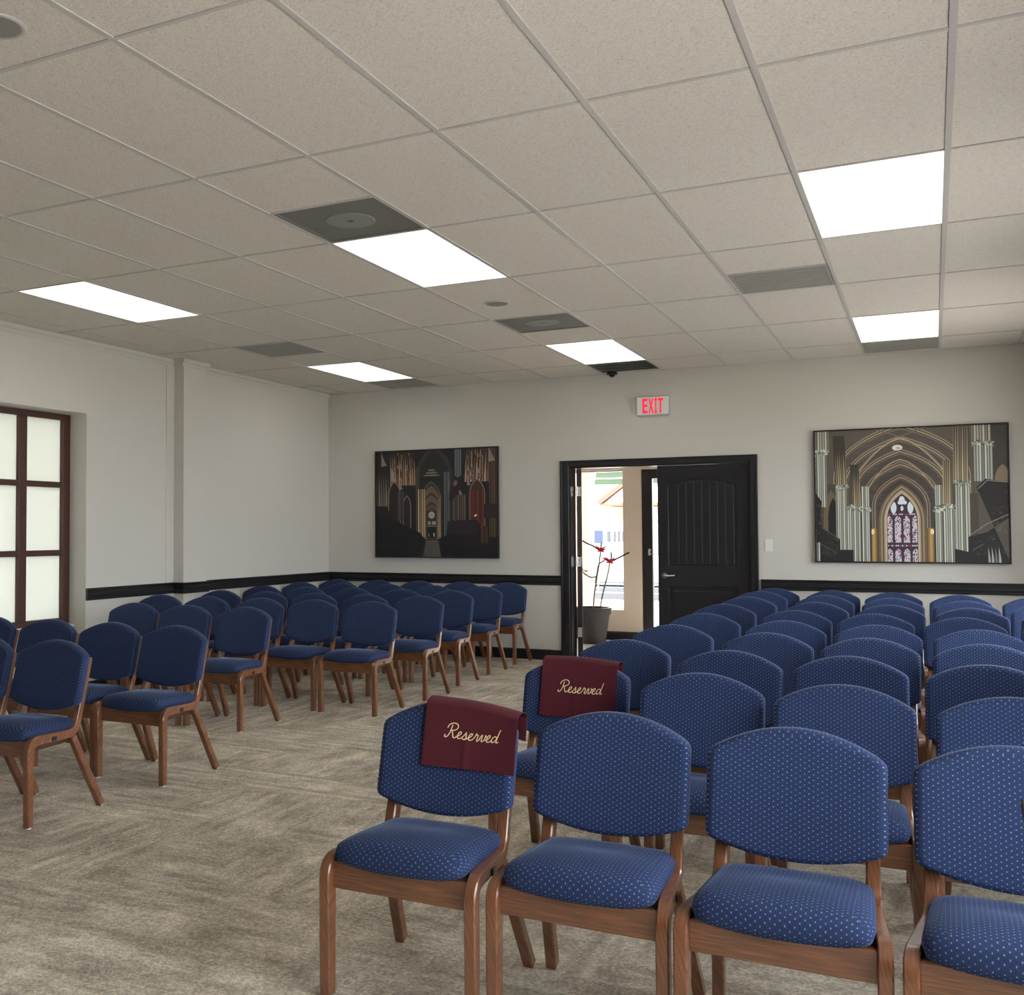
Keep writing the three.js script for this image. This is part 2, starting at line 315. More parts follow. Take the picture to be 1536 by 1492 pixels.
// ---------------------------------------------------------------- windows
function gridWindow(name, label, x, z0, z1, y0, y1, cols, rows, pane, depth, sign) {   // in a plane x = const, looking along x
  const w = struct(name, null, null, label, 'window'); const S = 0.083, T = 0.05, B = 0.048;
  const fx0 = x, fx1 = x - sign * depth;
  for (const [a, b] of [[z0, z0 + S], [z1 - S, z1]]) mesh('stile', rbox(fx0, fx1, y0, y1, a, b, 0.006), M.windowWood, w);
  mesh('top_rail', rbox(fx0, fx1, y1 - T, y1, z0 + S, z1 - S, 0.005), M.windowWood, w);
  mesh('bottom_rail', rbox(fx0, fx1, y0, y0 + T, z0 + S, z1 - S, 0.005), M.windowWood, w);
  const pw = (z1 - z0 - S * (cols + 1)) / cols, ph = (y1 - y0 - 2 * T - B * (rows - 1)) / rows;
  for (let c = 1; c < cols; c++) mesh('mullion', rbox(fx0 - sign * 0.002, fx1, y0 + T, y1 - T, z0 + c * (pw + S), z0 + c * (pw + S) + S, 0.006), M.windowWood, w);
  for (let c = 0; c < cols; c++) {
    const a = z0 + S + c * (pw + S);
    for (let r = 1; r < rows; r++) mesh('glazing_bar', rbox(fx0 - sign * 0.004, fx1, y0 + T + r * ph + (r - 1) * B, y0 + T + r * (ph + B), a, a + pw, 0.005), M.windowWood, w);
    for (let r = 0; r < rows; r++) { const b = y0 + T + r * (ph + B); const p = mesh('pane', new THREE.PlaneGeometry(pw + 0.01, ph + 0.01), pane, w); p.rotation.y = sign * Math.PI / 2; p.position.set((fx0 + fx1) / 2 - sign * 0.008, b + ph / 2, a + pw / 2); }
  }
  return w;
}
gridWindow('window_1', 'brown gridded window with pale frosted panes set in a niche', XL - ND, NZ0, NZ1 - 0.025, 0.59, 2.345, 4, 3, M.frosted, 0.06, 1);
struct('window_sill', rbox(XL - ND - 0.001, XL - ND + 0.06, 0.565, 0.588, NZ0 + 0.002, NZ1 - 0.002, 0.004), M.wall, 'narrow off-white sill under the frosted window', 'sill');
RW.forEach(([a, b], k) => gridWindow('window_' + (k + 2), 'brown gridded clear window, ' + ['first', 'second', 'third'][k] + ' from the back wall', XR + 0.14, a, b, RY0, RY1, b - a > 3 ? 7 : 4, 3, M.clearGlass, 0.06, -1));

// ---------------------------------------------------------------- the double door
{
  const c = [];
  const cas = (x0, x1, y0, y1) => rbox(x0, x1, y0, y1, ZB - 0.001, ZB + 0.022, 0.005, 2);
  c.push(cas(DX0 - CAS, DX0, 0, DH + 0.06), cas(DX1, DX1 + CAS - 0.02, 0, DH + 0.06), cas(DX0, DX1, DH, DH + 0.06));
  c.push(rbox(DX0 - CAS, DX0 - CAS + 0.02, 0, DH + 0.06, ZB, ZB + 0.03, 0.004), rbox(DX1 + CAS - 0.04, DX1 + CAS - 0.02, 0, DH + 0.06, ZB, ZB + 0.03, 0.004), rbox(DX0 - CAS, DX1 + CAS - 0.02, DH + 0.042, DH + 0.06, ZB, ZB + 0.03, 0.004));
  c.push(box(DX0, DX0 + 0.018, 0, DH, ZB - WT - 0.02, ZB), box(DX1 - 0.018, DX1, 0, DH, ZB - WT - 0.02, ZB), box(DX0, DX1, DH - 0.018, DH, ZB - WT - 0.02, ZB));
  struct('trim_7', merge(c), M.doorBlack, 'black casing and jamb around the double door', 'door casing');
}
const LW = 0.878, LH = 2.005;                           // leaf
function doorLeaf(name, label) {                        // hinge at x = 0, leaf towards -x, room face +z
  const d = struct(name, null, null, label, 'door');
  mesh('core', rbox(-LW, 0, 0.008, LH, -0.036, -0.012, 0.002), M.doorBlack, d);
  const sh = new THREE.Shape([[-LW, 0.008], [0, 0.008], [0, LH], [-LW, LH]].map((p) => new THREE.Vector2(...p)));
  const x0 = -LW + 0.108, x1 = -0.115, up = new THREE.Path();
  up.moveTo(x0, 1.0); up.lineTo(x0, 1.79); up.quadraticCurveTo((x0 + x1) / 2, 1.93, x1, 1.79); up.lineTo(x1, 1.0); up.closePath(); sh.holes.push(up);
  const lo = new THREE.Path(); lo.moveTo(x0, 0.2); lo.lineTo(x0, 0.79); lo.lineTo(x1, 0.79); lo.lineTo(x1, 0.2); lo.closePath(); sh.holes.push(lo);
  const face = () => new THREE.ExtrudeGeometry(sh, { depth: 0.006, bevelEnabled: true, bevelThickness: 0.008, bevelSize: 0.008, bevelOffset: -0.008, bevelSegments: 3, curveSegments: 20 });
  mesh('face_frame', toCreasedNormals(face().translate(0, 0, -0.012), 0.5), M.doorBlack, d);
  mesh('face_frame', toCreasedNormals(face().rotateY(Math.PI).translate(-LW, 0, -0.036), 0.5), M.doorBlack, d);
  const n = 8, pw = (x1 - x0 - 0.05) / n;
  for (let k = 0; k < n; k++) {
    const a = x0 + 0.025 + k * pw, mid = (a + pw / 2 - (x0 + x1) / 2) / ((x1 - x0) / 2), top = 1.775 + 0.068 * (1 - mid * mid);
    mesh('panel_plank', rbox(a + 0.0025, a + pw - 0.0025, 1.022, top, -0.013, -0.006, 0.003), M.doorBlack, d);
  }
  mesh('lower_panel', rbox(x0 + 0.035, x1 - 0.035, 0.235, 0.755, -0.013, -0.001, 0.008, 2), M.doorBlack, d);
  const h = new THREE.Group(); h.name = 'lever_handle'; h.position.set(-LW + 0.065, 0.905, 0.002); d.add(h);
  mesh('rose', new THREE.CylinderGeometry(0.03, 0.032, 0.012, 32).rotateX(Math.PI / 2).translate(0, 0, 0.006), M.chrome, h);
  mesh('lever', new THREE.TubeGeometry(new THREE.CatmullRomCurve3([[0, 0, 0.008], [0, 0, 0.045], [0.02, 0, 0.056], [0.06, -0.001, 0.056], [0.112, 0.002, 0.054]].map((p) => new THREE.Vector3(...p))), 24, 0.0095, 10), M.chrome, h);
  return d;
}
doorLeaf('door_1', 'closed black leaf with arched planked panel and chrome lever').position.set(DX1 - 0.02, 0, ZB - 0.03);
{
  const d = doorLeaf('door_2', 'black leaf swung open into the bright entry, seen on edge');
  d.scale.x = -1; d.position.set(DX0 + 0.086, 0, ZB - WT - 0.012); d.rotation.y = 1.87;
  for (const y of [0.29, 1.03, 1.77]) {
    const h = new THREE.Group(); h.name = 'hinge'; d.add(h);
    mesh('hinge_leaf', box(-0.004, 0.0, y - 0.05, y + 0.05, -0.042, -0.006), M.chrome, h).position.x = 0.004;
    mesh('hinge_knuckle', new THREE.CylinderGeometry(0.008, 0.008, 0.1, 12).translate(0.004, y, -0.05), M.chrome, h);
  }
}

// ---------------------------------------------------------------- entry behind the door and the outdoors
const VZ = -12.9, VX0 = -4.9, VX1 = -1.2;
struct('floor_entry', box(VX0, VX1, -0.1, 0.001, VZ - 0.15, ZB - WT), M.vestFloor, 'pale tiled floor of the entry', 'floor');
struct('ceiling_entry', box(VX0 - 0.2, VX1 + 0.2, 2.6, 2.75, VZ - 0.15, ZB - WT), M.wall, 'white ceiling of the entry', 'ceiling');
const WX0 = -4.6, WX1 = -3.385, WY0 = 0.376, WY1 = 2.11, EX0 = -3.16, EX1 = -2.1, EH = 2.11;
struct('wall_entry_outer', merge([box(VX0 - 0.2, WX0, 0, 2.6, VZ - 0.15, VZ), box(WX0, WX1, 0, WY0, VZ - 0.15, VZ), box(WX0, WX1, WY1, 2.6, VZ - 0.15, VZ), box(WX1, EX0, 0, 2.6, VZ - 0.15, VZ), box(EX0, EX1, EH, 2.6, VZ - 0.15, VZ), box(EX1, VX1 + 0.2, 0, 2.6, VZ - 0.15, VZ)]), M.stucco, 'beige outer wall of the entry beside the glass door', 'wall');
struct('wall_entry_left', box(VX0 - 0.15, VX0, 0, 2.6, VZ, ZB - WT), M.stucco, 'beige side wall of the entry', 'wall');
struct('wall_entry_right', box(VX1, VX1 + 0.15, 0, 2.6, VZ, ZB - WT), M.stucco, 'beige end wall of the entry', 'wall');
struct('baseboard_entry', merge([profileRun(BASE, [VX0, 0, VZ], [EX0 - 0.001, 0, VZ], [0, 0, 1]), profileRun(BASE, [EX1 + 0.001, 0, VZ], [VX1, 0, VZ], [0, 0, 1])]), M.black, 'black baseboard in the entry', 'baseboard');
{
  const w = struct('window_6', null, null, 'tall clear shop window of the entry', 'window'), z0 = VZ - 0.11, z1 = VZ - 0.07;
  for (const [a, b, c, d] of [[WX0, WX1, WY0, WY0 + 0.012], [WX0, WX1, WY1 - 0.012, WY1], [WX0, WX0 + 0.012, WY0, WY1], [WX1 - 0.008, WX1, WY0, WY1]]) mesh('frame_bar', box(a, b, c, d, z0, z1), c > 2 || d < 1 ? M.black : M.stucco, w);
  const p = mesh('pane', new THREE.PlaneGeometry(WX1 - WX0 - 0.02, WY1 - WY0 - 0.02), M.clearGlass, w); p.position.set((WX0 + WX1) / 2, (WY0 + WY1) / 2, VZ - 0.09);
  const e = struct('door_3', null, null, 'black framed glass entry door with a push bar', 'door');
  for (const [a, b, c, d] of [[EX0, EX0 + 0.128, 0, EH], [EX1 - 0.128, EX1, 0, EH], [EX0 + 0.128, EX1 - 0.128, EH - 0.115, EH], [EX0 + 0.128, EX1 - 0.128, 0, 0.12]]) mesh('frame_bar', rbox(a, b, c, d, VZ - 0.12, VZ - 0.04, 0.008), M.doorBlack, e);
  const q = mesh('pane', new THREE.PlaneGeometry(EX1 - EX0 - 0.25, EH - 0.23), M.clearGlass, e); q.position.set((EX0 + EX1) / 2, EH / 2, VZ - 0.08);
  mesh('push_bar', merge([box(EX0 + 0.1, EX1 - 0.1, 1.065, 1.075, VZ - 0.03, VZ - 0.01), box(EX0 + 0.1, EX1 - 0.1, 1.11, 1.12, VZ - 0.03, VZ - 0.01), box(EX0 + 0.08, EX0 + 0.1, 1.05, 1.13, VZ - 0.05, VZ - 0.01)]), M.ventMid, e);
}
struct('ground', box(-60, 60, -0.3, -0.13, -70, 50), M.pavement, 'sunlit pale pavement outside', 'ground');
struct('road', box(-60, 40, -0.13, -0.115, -40, -16.5), std(new THREE.Color(0.14, 0.14, 0.145), 0.95), 'asphalt street beyond the arcade', 'road');
{
  // pink arcade: piers with a round-headed opening
  const s = new THREE.Shape([[-8.5, -0.13], [0.6, -0.13], [0.6, 3.6], [-8.5, 3.6]].map((p) => new THREE.Vector2(...p)));
  for (const x of [-4.46, -7.6]) { const o = new THREE.Path(); const w = 2.6; o.moveTo(x, -0.12); o.lineTo(x, 1.95); o.quadraticCurveTo(x + 0.05, 2.95, x + w / 2, 2.98); o.quadraticCurveTo(x + w - 0.05, 2.95, x + w, 1.95); o.lineTo(x + w, -0.12); o.closePath(); s.holes.push(o); }
  const g = new THREE.ExtrudeGeometry(s, { depth: 0.35, bevelEnabled: false, curveSegments: 16 }).translate(0, 0, -15.35);
  struct('roof_arcade', box(-8.5, 0.6, 3.3, 3.5, -15.35, VZ - 0.15), M.cream, 'roof slab over the arcade walk', 'roof');
  tag(mesh('arcade', g, M.stuccoPink), 'pink stucco arcade with round arches outside the entry window', 'arcade');
  const a = thing('awning', 'green slatted awning beyond the pink arch', 'awning', [-5.2, 2.2, -19]);
  const green = std(new THREE.Color(0.04, 0.07, 0.036), 0.8);
  for (let k = 0; k < 4; k++) mesh('slat', box(-1.5, 1.6, 0, 0.095, -0.06, 0.06), green, a).position.set(0, 0.01 + k * 0.125, 0.03 * k);
  for (const x of [-1.4, 1.5]) mesh('post', box(x - 0.04, x + 0.04, -2.33, 0.02, -0.04, 0.04), M.cream, a);
  const k = thing('kiosk', 'cream kiosk with an orange gable roof across the street', 'kiosk', [-7.7, -0.13, -32]);
  const roofM = std(new THREE.Color(0.16, 0.075, 0.05), 0.85), orange = std(new THREE.Color(0.26, 0.1, 0.045), 0.85);
  mesh('gable', new THREE.ExtrudeGeometry(new THREE.Shape([[-1.3, 2.33], [1.3, 2.33], [0, 3.32]].map((p) => new THREE.Vector2(...p))), { depth: 2, bevelEnabled: false }).translate(0, 0, -2), M.cream, k);
  for (const sx of [-1, 1]) { const L = Math.hypot(1.36, 1.02); mesh('roof_slope', box(0, L, 0, 0.13, -2.1, 0.12).rotateZ(Math.atan2(1.02, 1.36)).translate(-1.4, 2.3, 0).scale(-sx, 1, 1).applyMatrix4(new THREE.Matrix4()), roofM, k); }
  mesh('eave', box(-1.35, 1.35, 2.26, 2.34, -2.05, 0.08), orange, k);
  for (const x of [-1.12, 1.12]) mesh('post', box(x - 0.03, x + 0.03, 0, 2.3, -0.05, 0.05), std(0xb8b4a8, 0.8), k);
  mesh('wall', box(-1.1, 1.1, 0, 2.3, -1.9, -1.8), M.cream, k);
  mesh('umbrella', new THREE.ConeGeometry(0.5, 0.4, 4).rotateY(Math.PI / 4).translate(-0.5, 2.0, 0.6), orange, k);
  const b = thing('street_sign', 'blue square sign board on a post across the street', 'sign', [-6.9, -0.13, -24]);
  mesh('board', rbox(-0.13, 0.13, 1.2, 1.5, -0.012, 0.012, 0.01), std(new THREE.Color(0.03, 0.042, 0.085), 0.7), b);
  mesh('post', new THREE.CylinderGeometry(0.012, 0.012, 1.55, 8).translate(0, 0.775, -0.025), M.cream, b);
  const bl = thing('white_building', 'long pale building with a row of narrow grey windows across the street', 'building', [-7.2, -0.13, -36]);
  mesh('wall', box(-14, 12, 0, 5, -0.4, 0), std(new THREE.Color(0.34, 0.33, 0.29), 0.9), bl);
  const fence = thing('white_van', 'white van with grey side windows parked across the street', 'van', [-7.0, -0.13, -27]);
  mesh('body', rbox(-2.6, 2.6, 0.12, 1.65, -1.4, 0, 0.12, 3), std(new THREE.Color(0.4, 0.4, 0.4), 0.4), fence);
  for (const [a2, b2] of [[-0.5, -0.41], [-0.33, -0.27], [-0.22, -0.16], [-0.11, -0.05]]) mesh('side_window', box(a2, b2, 1.2, 1.48, -0.01, 0.008), std(new THREE.Color(0.045, 0.047, 0.05), 0.6), fence);
  for (const x of [-1.9, 1.9]) mesh('wheel', new THREE.CylinderGeometry(0.32, 0.32, 0.2, 24).rotateX(Math.PI / 2).translate(x, 0.32, -0.08), M.black, fence);
  struct('kerb', merge([box(-30, 20, -0.13, 0.02, -22.6, -22.35), box(-30, 20, -0.13, 0.0, -25.2, -25.0)]), std(new THREE.Color(0.1, 0.1, 0.1), 0.9), 'grey kerbs of the street outside', 'kerb');
}
// potted plant
{
  const p = thing('potted_plant', 'dark grey plastic pot with thin stems and red spidery flowers', 'plant', [-3.66, 0.001, -12.45]);
  mesh('pot', new THREE.LatheGeometry([[0, 0.004], [0.155, 0], [0.162, 0.01], [0.212, 0.34], [0.226, 0.345], [0.236, 0.42], [0.232, 0.432], [0.222, 0.428], [0.212, 0.36], [0, 0.355]].map((v) => new THREE.Vector2(...v)), 48), std(new THREE.Color(0.035, 0.035, 0.037), 0.6), p);
  mesh('soil', new THREE.CylinderGeometry(0.213, 0.208, 0.02, 32).translate(0, 0.372, 0), std(0x2a231c, 1), p);
  const stemM = std(0x6c6a5a, 0.8), red = std(new THREE.Color(0.62, 0.02, 0.06), 0.6), brown = std(0x4a3b30, 0.8);
  const tube = (pts, r, m, n, par = p) => mesh(n, new THREE.TubeGeometry(new THREE.CatmullRomCurve3(pts.map((q) => new THREE.Vector3(...q))), 24, r, 6), m, par);
  const heads = [[[0.02, 0.37, 0], [0.04, 0.6, 0.01], [0.09, 0.9, 0.0], [0.12, 1.12, 0]], [[0.1, 0.37, 0.02], [0.15, 0.6, 0.03], [0.21, 0.84, 0.02], [0.235, 0.985, 0.02]]];
  for (const pts of heads) {
    tube(pts, 0.0085, stemM, 'stem');
    const f = new THREE.Group(); f.name = 'flower'; f.position.set(...pts[3]); p.add(f);
    for (let k = 0; k < 11; k++) {
      const a = k * 2.4, up = 0.02 + 0.05 * Math.sin(k * 1.7), L = 0.085 + 0.05 * ((k * 7) % 5) / 4, c = Math.cos(a), s = Math.sin(a);
      const g = new THREE.ConeGeometry(0.021, L, 6).translate(0, L / 2, 0);
      g.applyMatrix4(new THREE.Matrix4().makeRotationFromQuaternion(new THREE.Quaternion().setFromUnitVectors(new THREE.Vector3(0, 1, 0), new THREE.Vector3(c, up * 12, s).normalize())));
      mesh('petal', g, red, f);
    }
  }
  tube([[0.12, 1.12, 0], [0.03, 1.17, 0.01], [-0.04, 1.2, 0.02], [-0.1, 1.235, 0.02]], 0.009, brown, 'twig');
  tube([[0.12, 1.12, 0], [0.125, 1.17, 0], [0.13, 1.21, 0]], 0.009, brown, 'twig');
  tube([[0.235, 0.985, 0.02], [0.32, 1.02, 0.02], [0.4, 1.06, 0.02], [0.47, 1.095, 0.02]], 0.011, brown, 'twig');
  tube([[0.235, 0.985, 0.02], [0.255, 1.04, 0.02], [0.25, 1.1, 0.02]], 0.009, brown, 'twig');
  tube([[0.06, 0.8, 0], [0.0, 0.79, 0], [-0.06, 0.82, 0.01], [-0.105, 0.855, 0.01]], 0.009, std(0x8d7740, 0.8), 'twig');
  tube([[0.05, 0.72, 0], [0.075, 0.85, 0.01], [0.1, 0.95, 0.01], [0.17, 1.0, 0.015]], 0.009, std(0x6f6b45, 0.8), 'twig');
}

// ---------------------------------------------------------------- exit sign, switch
{
  const font = await new FontLoader().loadAsync('fonts/droid/droid_sans_bold.typeface.json');
  const t = thing('exit_sign', 'white box sign with glowing red EXIT letters above the door', 'sign', [-2.457, 2.607, ZB]);
  mesh('box', rbox(-0.157, 0.157, -0.092, 0.092, 0, 0.055, 0.006, 2), M.whitePlastic, t);
  let x = -0.098;
  for (const ch of 'EXIT') {
    const g = new TextGeometry(ch, { font, size: 0.13, depth: 0.003, curveSegments: 4 }); g.computeBoundingBox();
    const b = g.boundingBox, w = ch === 'I' ? 0.024 : 0.05; g.translate(-b.min.x, -b.min.y, 0); g.scale(w / (b.max.x - b.min.x), 0.148 / (b.max.y - b.min.y), 1);
    mesh('letter', g, M.exitRed, t).position.set(x, -0.074, 0.055); x += w + 0.01;
  }
  const l = new THREE.RectAreaLight(new THREE.Color(1, 0.02, 0.06), 0.12, 0.2, 0.15); l.position.set(-2.457, 2.607, ZB + 0.062); l.lookAt(-2.457, 2.607, 0); scene.add(l);
  const s = thing('light_switch', 'white rocker switch plate beside the black door casing', 'switch', [-1.38, 1.208, ZB]);
  mesh('plate', rbox(-0.036, 0.036, -0.058, 0.058, 0, 0.007, 0.003, 2), M.whitePlastic, s);
  mesh('rocker', rbox(-0.017, 0.017, -0.034, 0.034, 0.004, 0.011, 0.002).rotateX(0.05), M.whitePlastic, s);
}

// ---------------------------------------------------------------- framed cathedral prints
function strokePath(c, pts, w, col) { c.strokeStyle = col; c.lineWidth = w; c.beginPath(); pts.forEach((p, i) => (i ? (p.length === 4 ? c.quadraticCurveTo(...p) : c.lineTo(...p)) : c.moveTo(...p))); c.stroke(); }
function gothic(c, x, yb, w, ys, ya) { c.beginPath(); c.moveTo(x - w, yb); c.lineTo(x - w, ys); c.quadraticCurveTo(x - w * 0.95, ya + (ys - ya) * 0.35, x, ya); c.quadraticCurveTo(x + w * 0.95, ya + (ys - ya) * 0.35, x + w, ys); c.lineTo(x + w, yb); c.closePath(); }
const rgb = (r, g, b, a = 1) => `rgba(${r | 0},${g | 0},${b | 0},${a})`;
function shaftCluster(c, x0, x1, y0, y1, light, dark, cap, n = 6, lean = 0) {
  for (let k = 0; k < n; k++) {
    const a = x0 + (x1 - x0) * k / n, b = x0 + (x1 - x0) * (k + 1) / n, t = 0.62 + 0.48 * Math.abs(Math.sin(k * 1.9 + x0 * 0.03));
    const g = c.createLinearGradient(a, 0, b, 0), L = light.map((v) => v * t), D = dark;
    g.addColorStop(0, rgb(...D)); g.addColorStop(0.22, rgb(...L)); g.addColorStop(0.7, rgb(...L.map((v) => v * 0.85))); g.addColorStop(1, rgb(...D.map((v) => v * 1.25)));
    c.fillStyle = g; c.beginPath(); c.moveTo(a + lean, y0); c.lineTo(b + lean, y0); c.lineTo(b, y1); c.lineTo(a, y1); c.fill();
  }
  if (cap) for (let k = 0; k < 26; k++) { const sh = 0.35 + 0.7 * rnd(); c.fillStyle = rgb(...light.map((v) => v * sh)); c.beginPath(); c.ellipse(x0 - 6 + rnd() * (x1 - x0 + 12), cap - 18 + rnd() * 36, 3 + rnd() * 6, 3 + rnd() * 5, 0, 0, 6.3); c.fill(); }
}
const paintVault = canvasTexture(1024, 800, (c, w, h) => {
  const X = (u) => (u - 118) / 1317 * 1024, Y = (v) => (v - 105) / 915 * 800;
  c.fillStyle = '#5d574d'; c.fillRect(0, 0, w, h);
  const cx = X(722);
  for (let k = 0; k < 5; k++) {      // receding vault bays
    const ww = X(722 + 470 - k * 68) - cx, ya = Y(70 + k * 88), ys = Y(430 + k * 52);
    gothic(c, cx, h, ww, ys, ya); c.fillStyle = rgb(128 - k * 9, 116 - k * 9, 98 - k * 7); c.fill();
    gothic(c, cx, h, ww - 26, ys, ya + 34); c.fillStyle = rgb(88 - k * 6, 81 - k * 6, 73 - k * 5); c.fill();
    for (let q = 0; q < 60; q++) { c.fillStyle = rgb(150, 136, 112, 0.12); const a = rnd() * 6.28; c.fillRect(cx + Math.cos(a) * ww * 0.8, ys - Math.abs(Math.sin(a)) * (ys - ya) * 0.9, 10 + rnd() * 40, 3 + rnd() * 8); }
    for (const [q, col] of [[0, '#a5957a'], [7, '#57504a'], [14, '#b9aa8b'], [20, '#4a443e']]) { gothic(c, cx, h * 2, ww - q, ys, ya + q * 1.2); c.strokeStyle = col; c.lineWidth = 5 - k * 0.5; c.stroke(); }
  }
  for (const s of [-1, 1]) {         // diagonal ribs to the boss
    strokePath(c, [[cx, Y(170)], [cx + s * 120, Y(210), cx + s * 250, Y(430)]], 11, '#8f8068'); strokePath(c, [[cx, Y(170)], [cx + s * 120, Y(215), cx + s * 245, Y(435)]], 4, '#c2b391');
    strokePath(c, [[cx, Y(320)], [cx + s * 90, Y(340), cx + s * 180, Y(520)]], 9, '#8a7a60'); strokePath(c, [[cx, Y(320)], [cx + s * 90, Y(345), cx + s * 176, Y(520)]], 3, '#bba985');
    strokePath(c, [[cx, Y(165)], [cx + s * 60, Y(130), cx + s * 260, Y(60)]], 8, '#756a5c');
  }
  c.fillStyle = '#e9e8e0'; c.beginPath(); c.ellipse(X(705), Y(237), 28, 17, 0, 0, 6.3); c.fill(); c.fillStyle = '#b9b7b0'; c.beginPath(); c.ellipse(X(712), Y(240), 12, 8, 0, 0, 6.3); c.fill();
  for (const [ww, ya, col] of [[165, 488, '#6e5d49'], [150, 500, '#9c8a6d'], [138, 515, '#6a5a48'], [126, 528, '#b4a184'], [116, 545, '#c8b9a0'], [106, 552, '#4d4742']]) { gothic(c, X(730), h, X(730 + ww) - X(730), Y(735), Y(ya)); c.fillStyle = col; c.fill(); }
  c.save(); gothic(c, X(730), h, X(840) - X(730) - 6, Y(735), Y(562)); c.clip();       // stained glass
  c.fillStyle = '#3a2f38'; c.fillRect(0, 0, w, h);
  const petals = [[730, 600, 20, 30], [715, 615, 14, 14], [750, 615, 14, 14], [672, 650, 20, 42], [788, 650, 20, 42], [730, 655, 10, 18]];
  for (const [u, v, a, b] of petals) { c.fillStyle = '#dfe6ee'; c.beginPath(); c.ellipse(X(u), Y(v), a * 0.8, b * 0.85, 0, 0, 6.3); c.fill(); }
  const glass = ['#e9d5dc', '#c97f92', '#8c2f4c', '#dfe4ee', '#7f8fc4', '#f0e6d8', '#b9495a', '#a9b8d8', '#f3f0ee', '#5a3c66'];
  for (const u of [640, 700, 760, 820]) for (const [a, b] of [[705, 890], [930, 1020]]) {
    c.save(); gothic(c, X(u), Y(b), 17, Y(a + 30), Y(a)); c.clip();
    for (let y = Y(a); y < Y(b); y += 7) for (let x = X(u) - 18; x < X(u) + 18; x += 6) { const e = Math.abs(x - X(u)) / 18; c.fillStyle = rnd() < 0.45 - 0.2 * e ? '#eeeaf0' : glass[(rnd() * glass.length) | 0]; c.fillRect(x, y, 5.4, 6.4); }
    c.restore();
  }
  for (let x = X(625); x < X(840); x += 11) for (const y of [690, 905]) { c.fillStyle = rnd() < 0.5 ? '#9b3850' : '#cfd4e4'; c.fillRect(x, Y(y), 8, 9); }
  c.restore();
  for (const u of [532, 925]) {      // lamp-lit piers, part of the printed picture
    const g = c.createLinearGradient(X(u - 30), 0, X(u + 30), 0); g.addColorStop(0, '#5d4a2f'); g.addColorStop(0.5, '#c99f5c'); g.addColorStop(1, '#4b3a26'); c.fillStyle = g; c.fillRect(X(u - 30), Y(790), 47, h);
    c.fillStyle = '#f5e2a8'; c.beginPath(); c.ellipse(X(u + (u < 700 ? -8 : 8)), Y(815), 10, 16, 0, 0, 6.3); c.fill();
  }
  c.fillStyle = '#33302d'; c.fillRect(X(500), Y(740), 12, h); c.fillRect(X(945), Y(740), 12, h);
  // side aisles in dark
  for (const [a, b, y] of [[118, 270, 480], [1180, 1240, 560]]) { c.fillStyle = '#4d463c'; c.fillRect(X(a), Y(y), X(b) - X(a), h); }
  gothic(c, X(230), h, 44, Y(700), Y(520)); c.fillStyle = '#71614b'; c.fill(); gothic(c, X(245), h, 30, Y(720), Y(575)); c.fillStyle = '#1f1e1e'; c.fill();
  c.fillStyle = '#45413a'; c.fillRect(X(1330), 0, 300, Y(520)); gothic(c, X(1400), Y(520), 40, Y(470), Y(370)); c.fillStyle = '#8a7a5f'; c.fill();
  const L1 = [206, 204, 182], L2 = [216, 222, 206], D = [62, 58, 50];
  shaftCluster(c, X(450), X(505), Y(500), h, L2, D, Y(660), 4); shaftCluster(c, X(955), X(1005), Y(500), h, L2, D, Y(660), 4);
  shaftCluster(c, X(382), X(445), Y(345), Y(650), [188, 168, 128], D, 0, 5, -10); shaftCluster(c, X(345), X(440), Y(640), h, L2, D, Y(650), 6);
  shaftCluster(c, X(1005), X(1075), Y(330), Y(650), [196, 178, 138], D, 0, 5, 6); shaftCluster(c, X(1010), X(1100), Y(640), h, L2, D, Y(650), 6);
  shaftCluster(c, X(265), X(350), Y(140), Y(500), [190, 172, 136], D, 0, 6, -14); shaftCluster(c, X(262), X(345), Y(490), h, L2, D, Y(505), 6);
  shaftCluster(c, X(1075), X(1180), Y(95), Y(495), [200, 184, 150], D, 0, 7, 8); shaftCluster(c, X(1090), X(1188), Y(490), h, L2, D, Y(492), 6);
  shaftCluster(c, X(118), X(225), 0, Y(250), L1, D, 0, 6); shaftCluster(c, X(118), X(205), Y(255), Y(640), L2, D, Y(258), 6);
  shaftCluster(c, X(1200), X(1330), 0, Y(215), L1, D, 0, 7); shaftCluster(c, X(1215), X(1340), Y(215), Y(480), L2, D, Y(228), 7);
  const fretwork = (pts) => { c.fillStyle = '#232221'; c.beginPath(); pts.forEach(([u, v], i) => (i ? c.lineTo(X(u), Y(v)) : c.moveTo(X(u), Y(v)))); c.fill(); };
  fretwork([[118, 540], [160, 600], [150, 700], [160, 780], [290, 870], [290, 940], [385, 940], [385, 1030], [118, 1030]]);
  fretwork([[1230, 520], [1290, 465], [1440, 490], [1440, 720], [1290, 820], [1170, 850], [1170, 950], [1080, 930], [1080, 1030], [1440, 1030]]);
  for (let k = 0; k < 260; k++) {
    const r = rnd() < 0.5, u = r ? 1180 + rnd() * 250 : 125 + rnd() * 150, v = r ? 520 + rnd() * 460 : 620 + rnd() * 370; if (!r && v < 760 + (u - 160) * 0.7 && u > 160) continue; if (r && v < 860 - (u - 1170) * 1.2) continue;
    const g = 70 + rnd() * 90; c.strokeStyle = rgb(g, g, g * 0.97, 0.7); c.lineWidth = 1.5; c.beginPath(); c.arc(X(u), Y(v), 3 + rnd() * 5, rnd() * 6, rnd() * 6 + 2); c.stroke();
  }
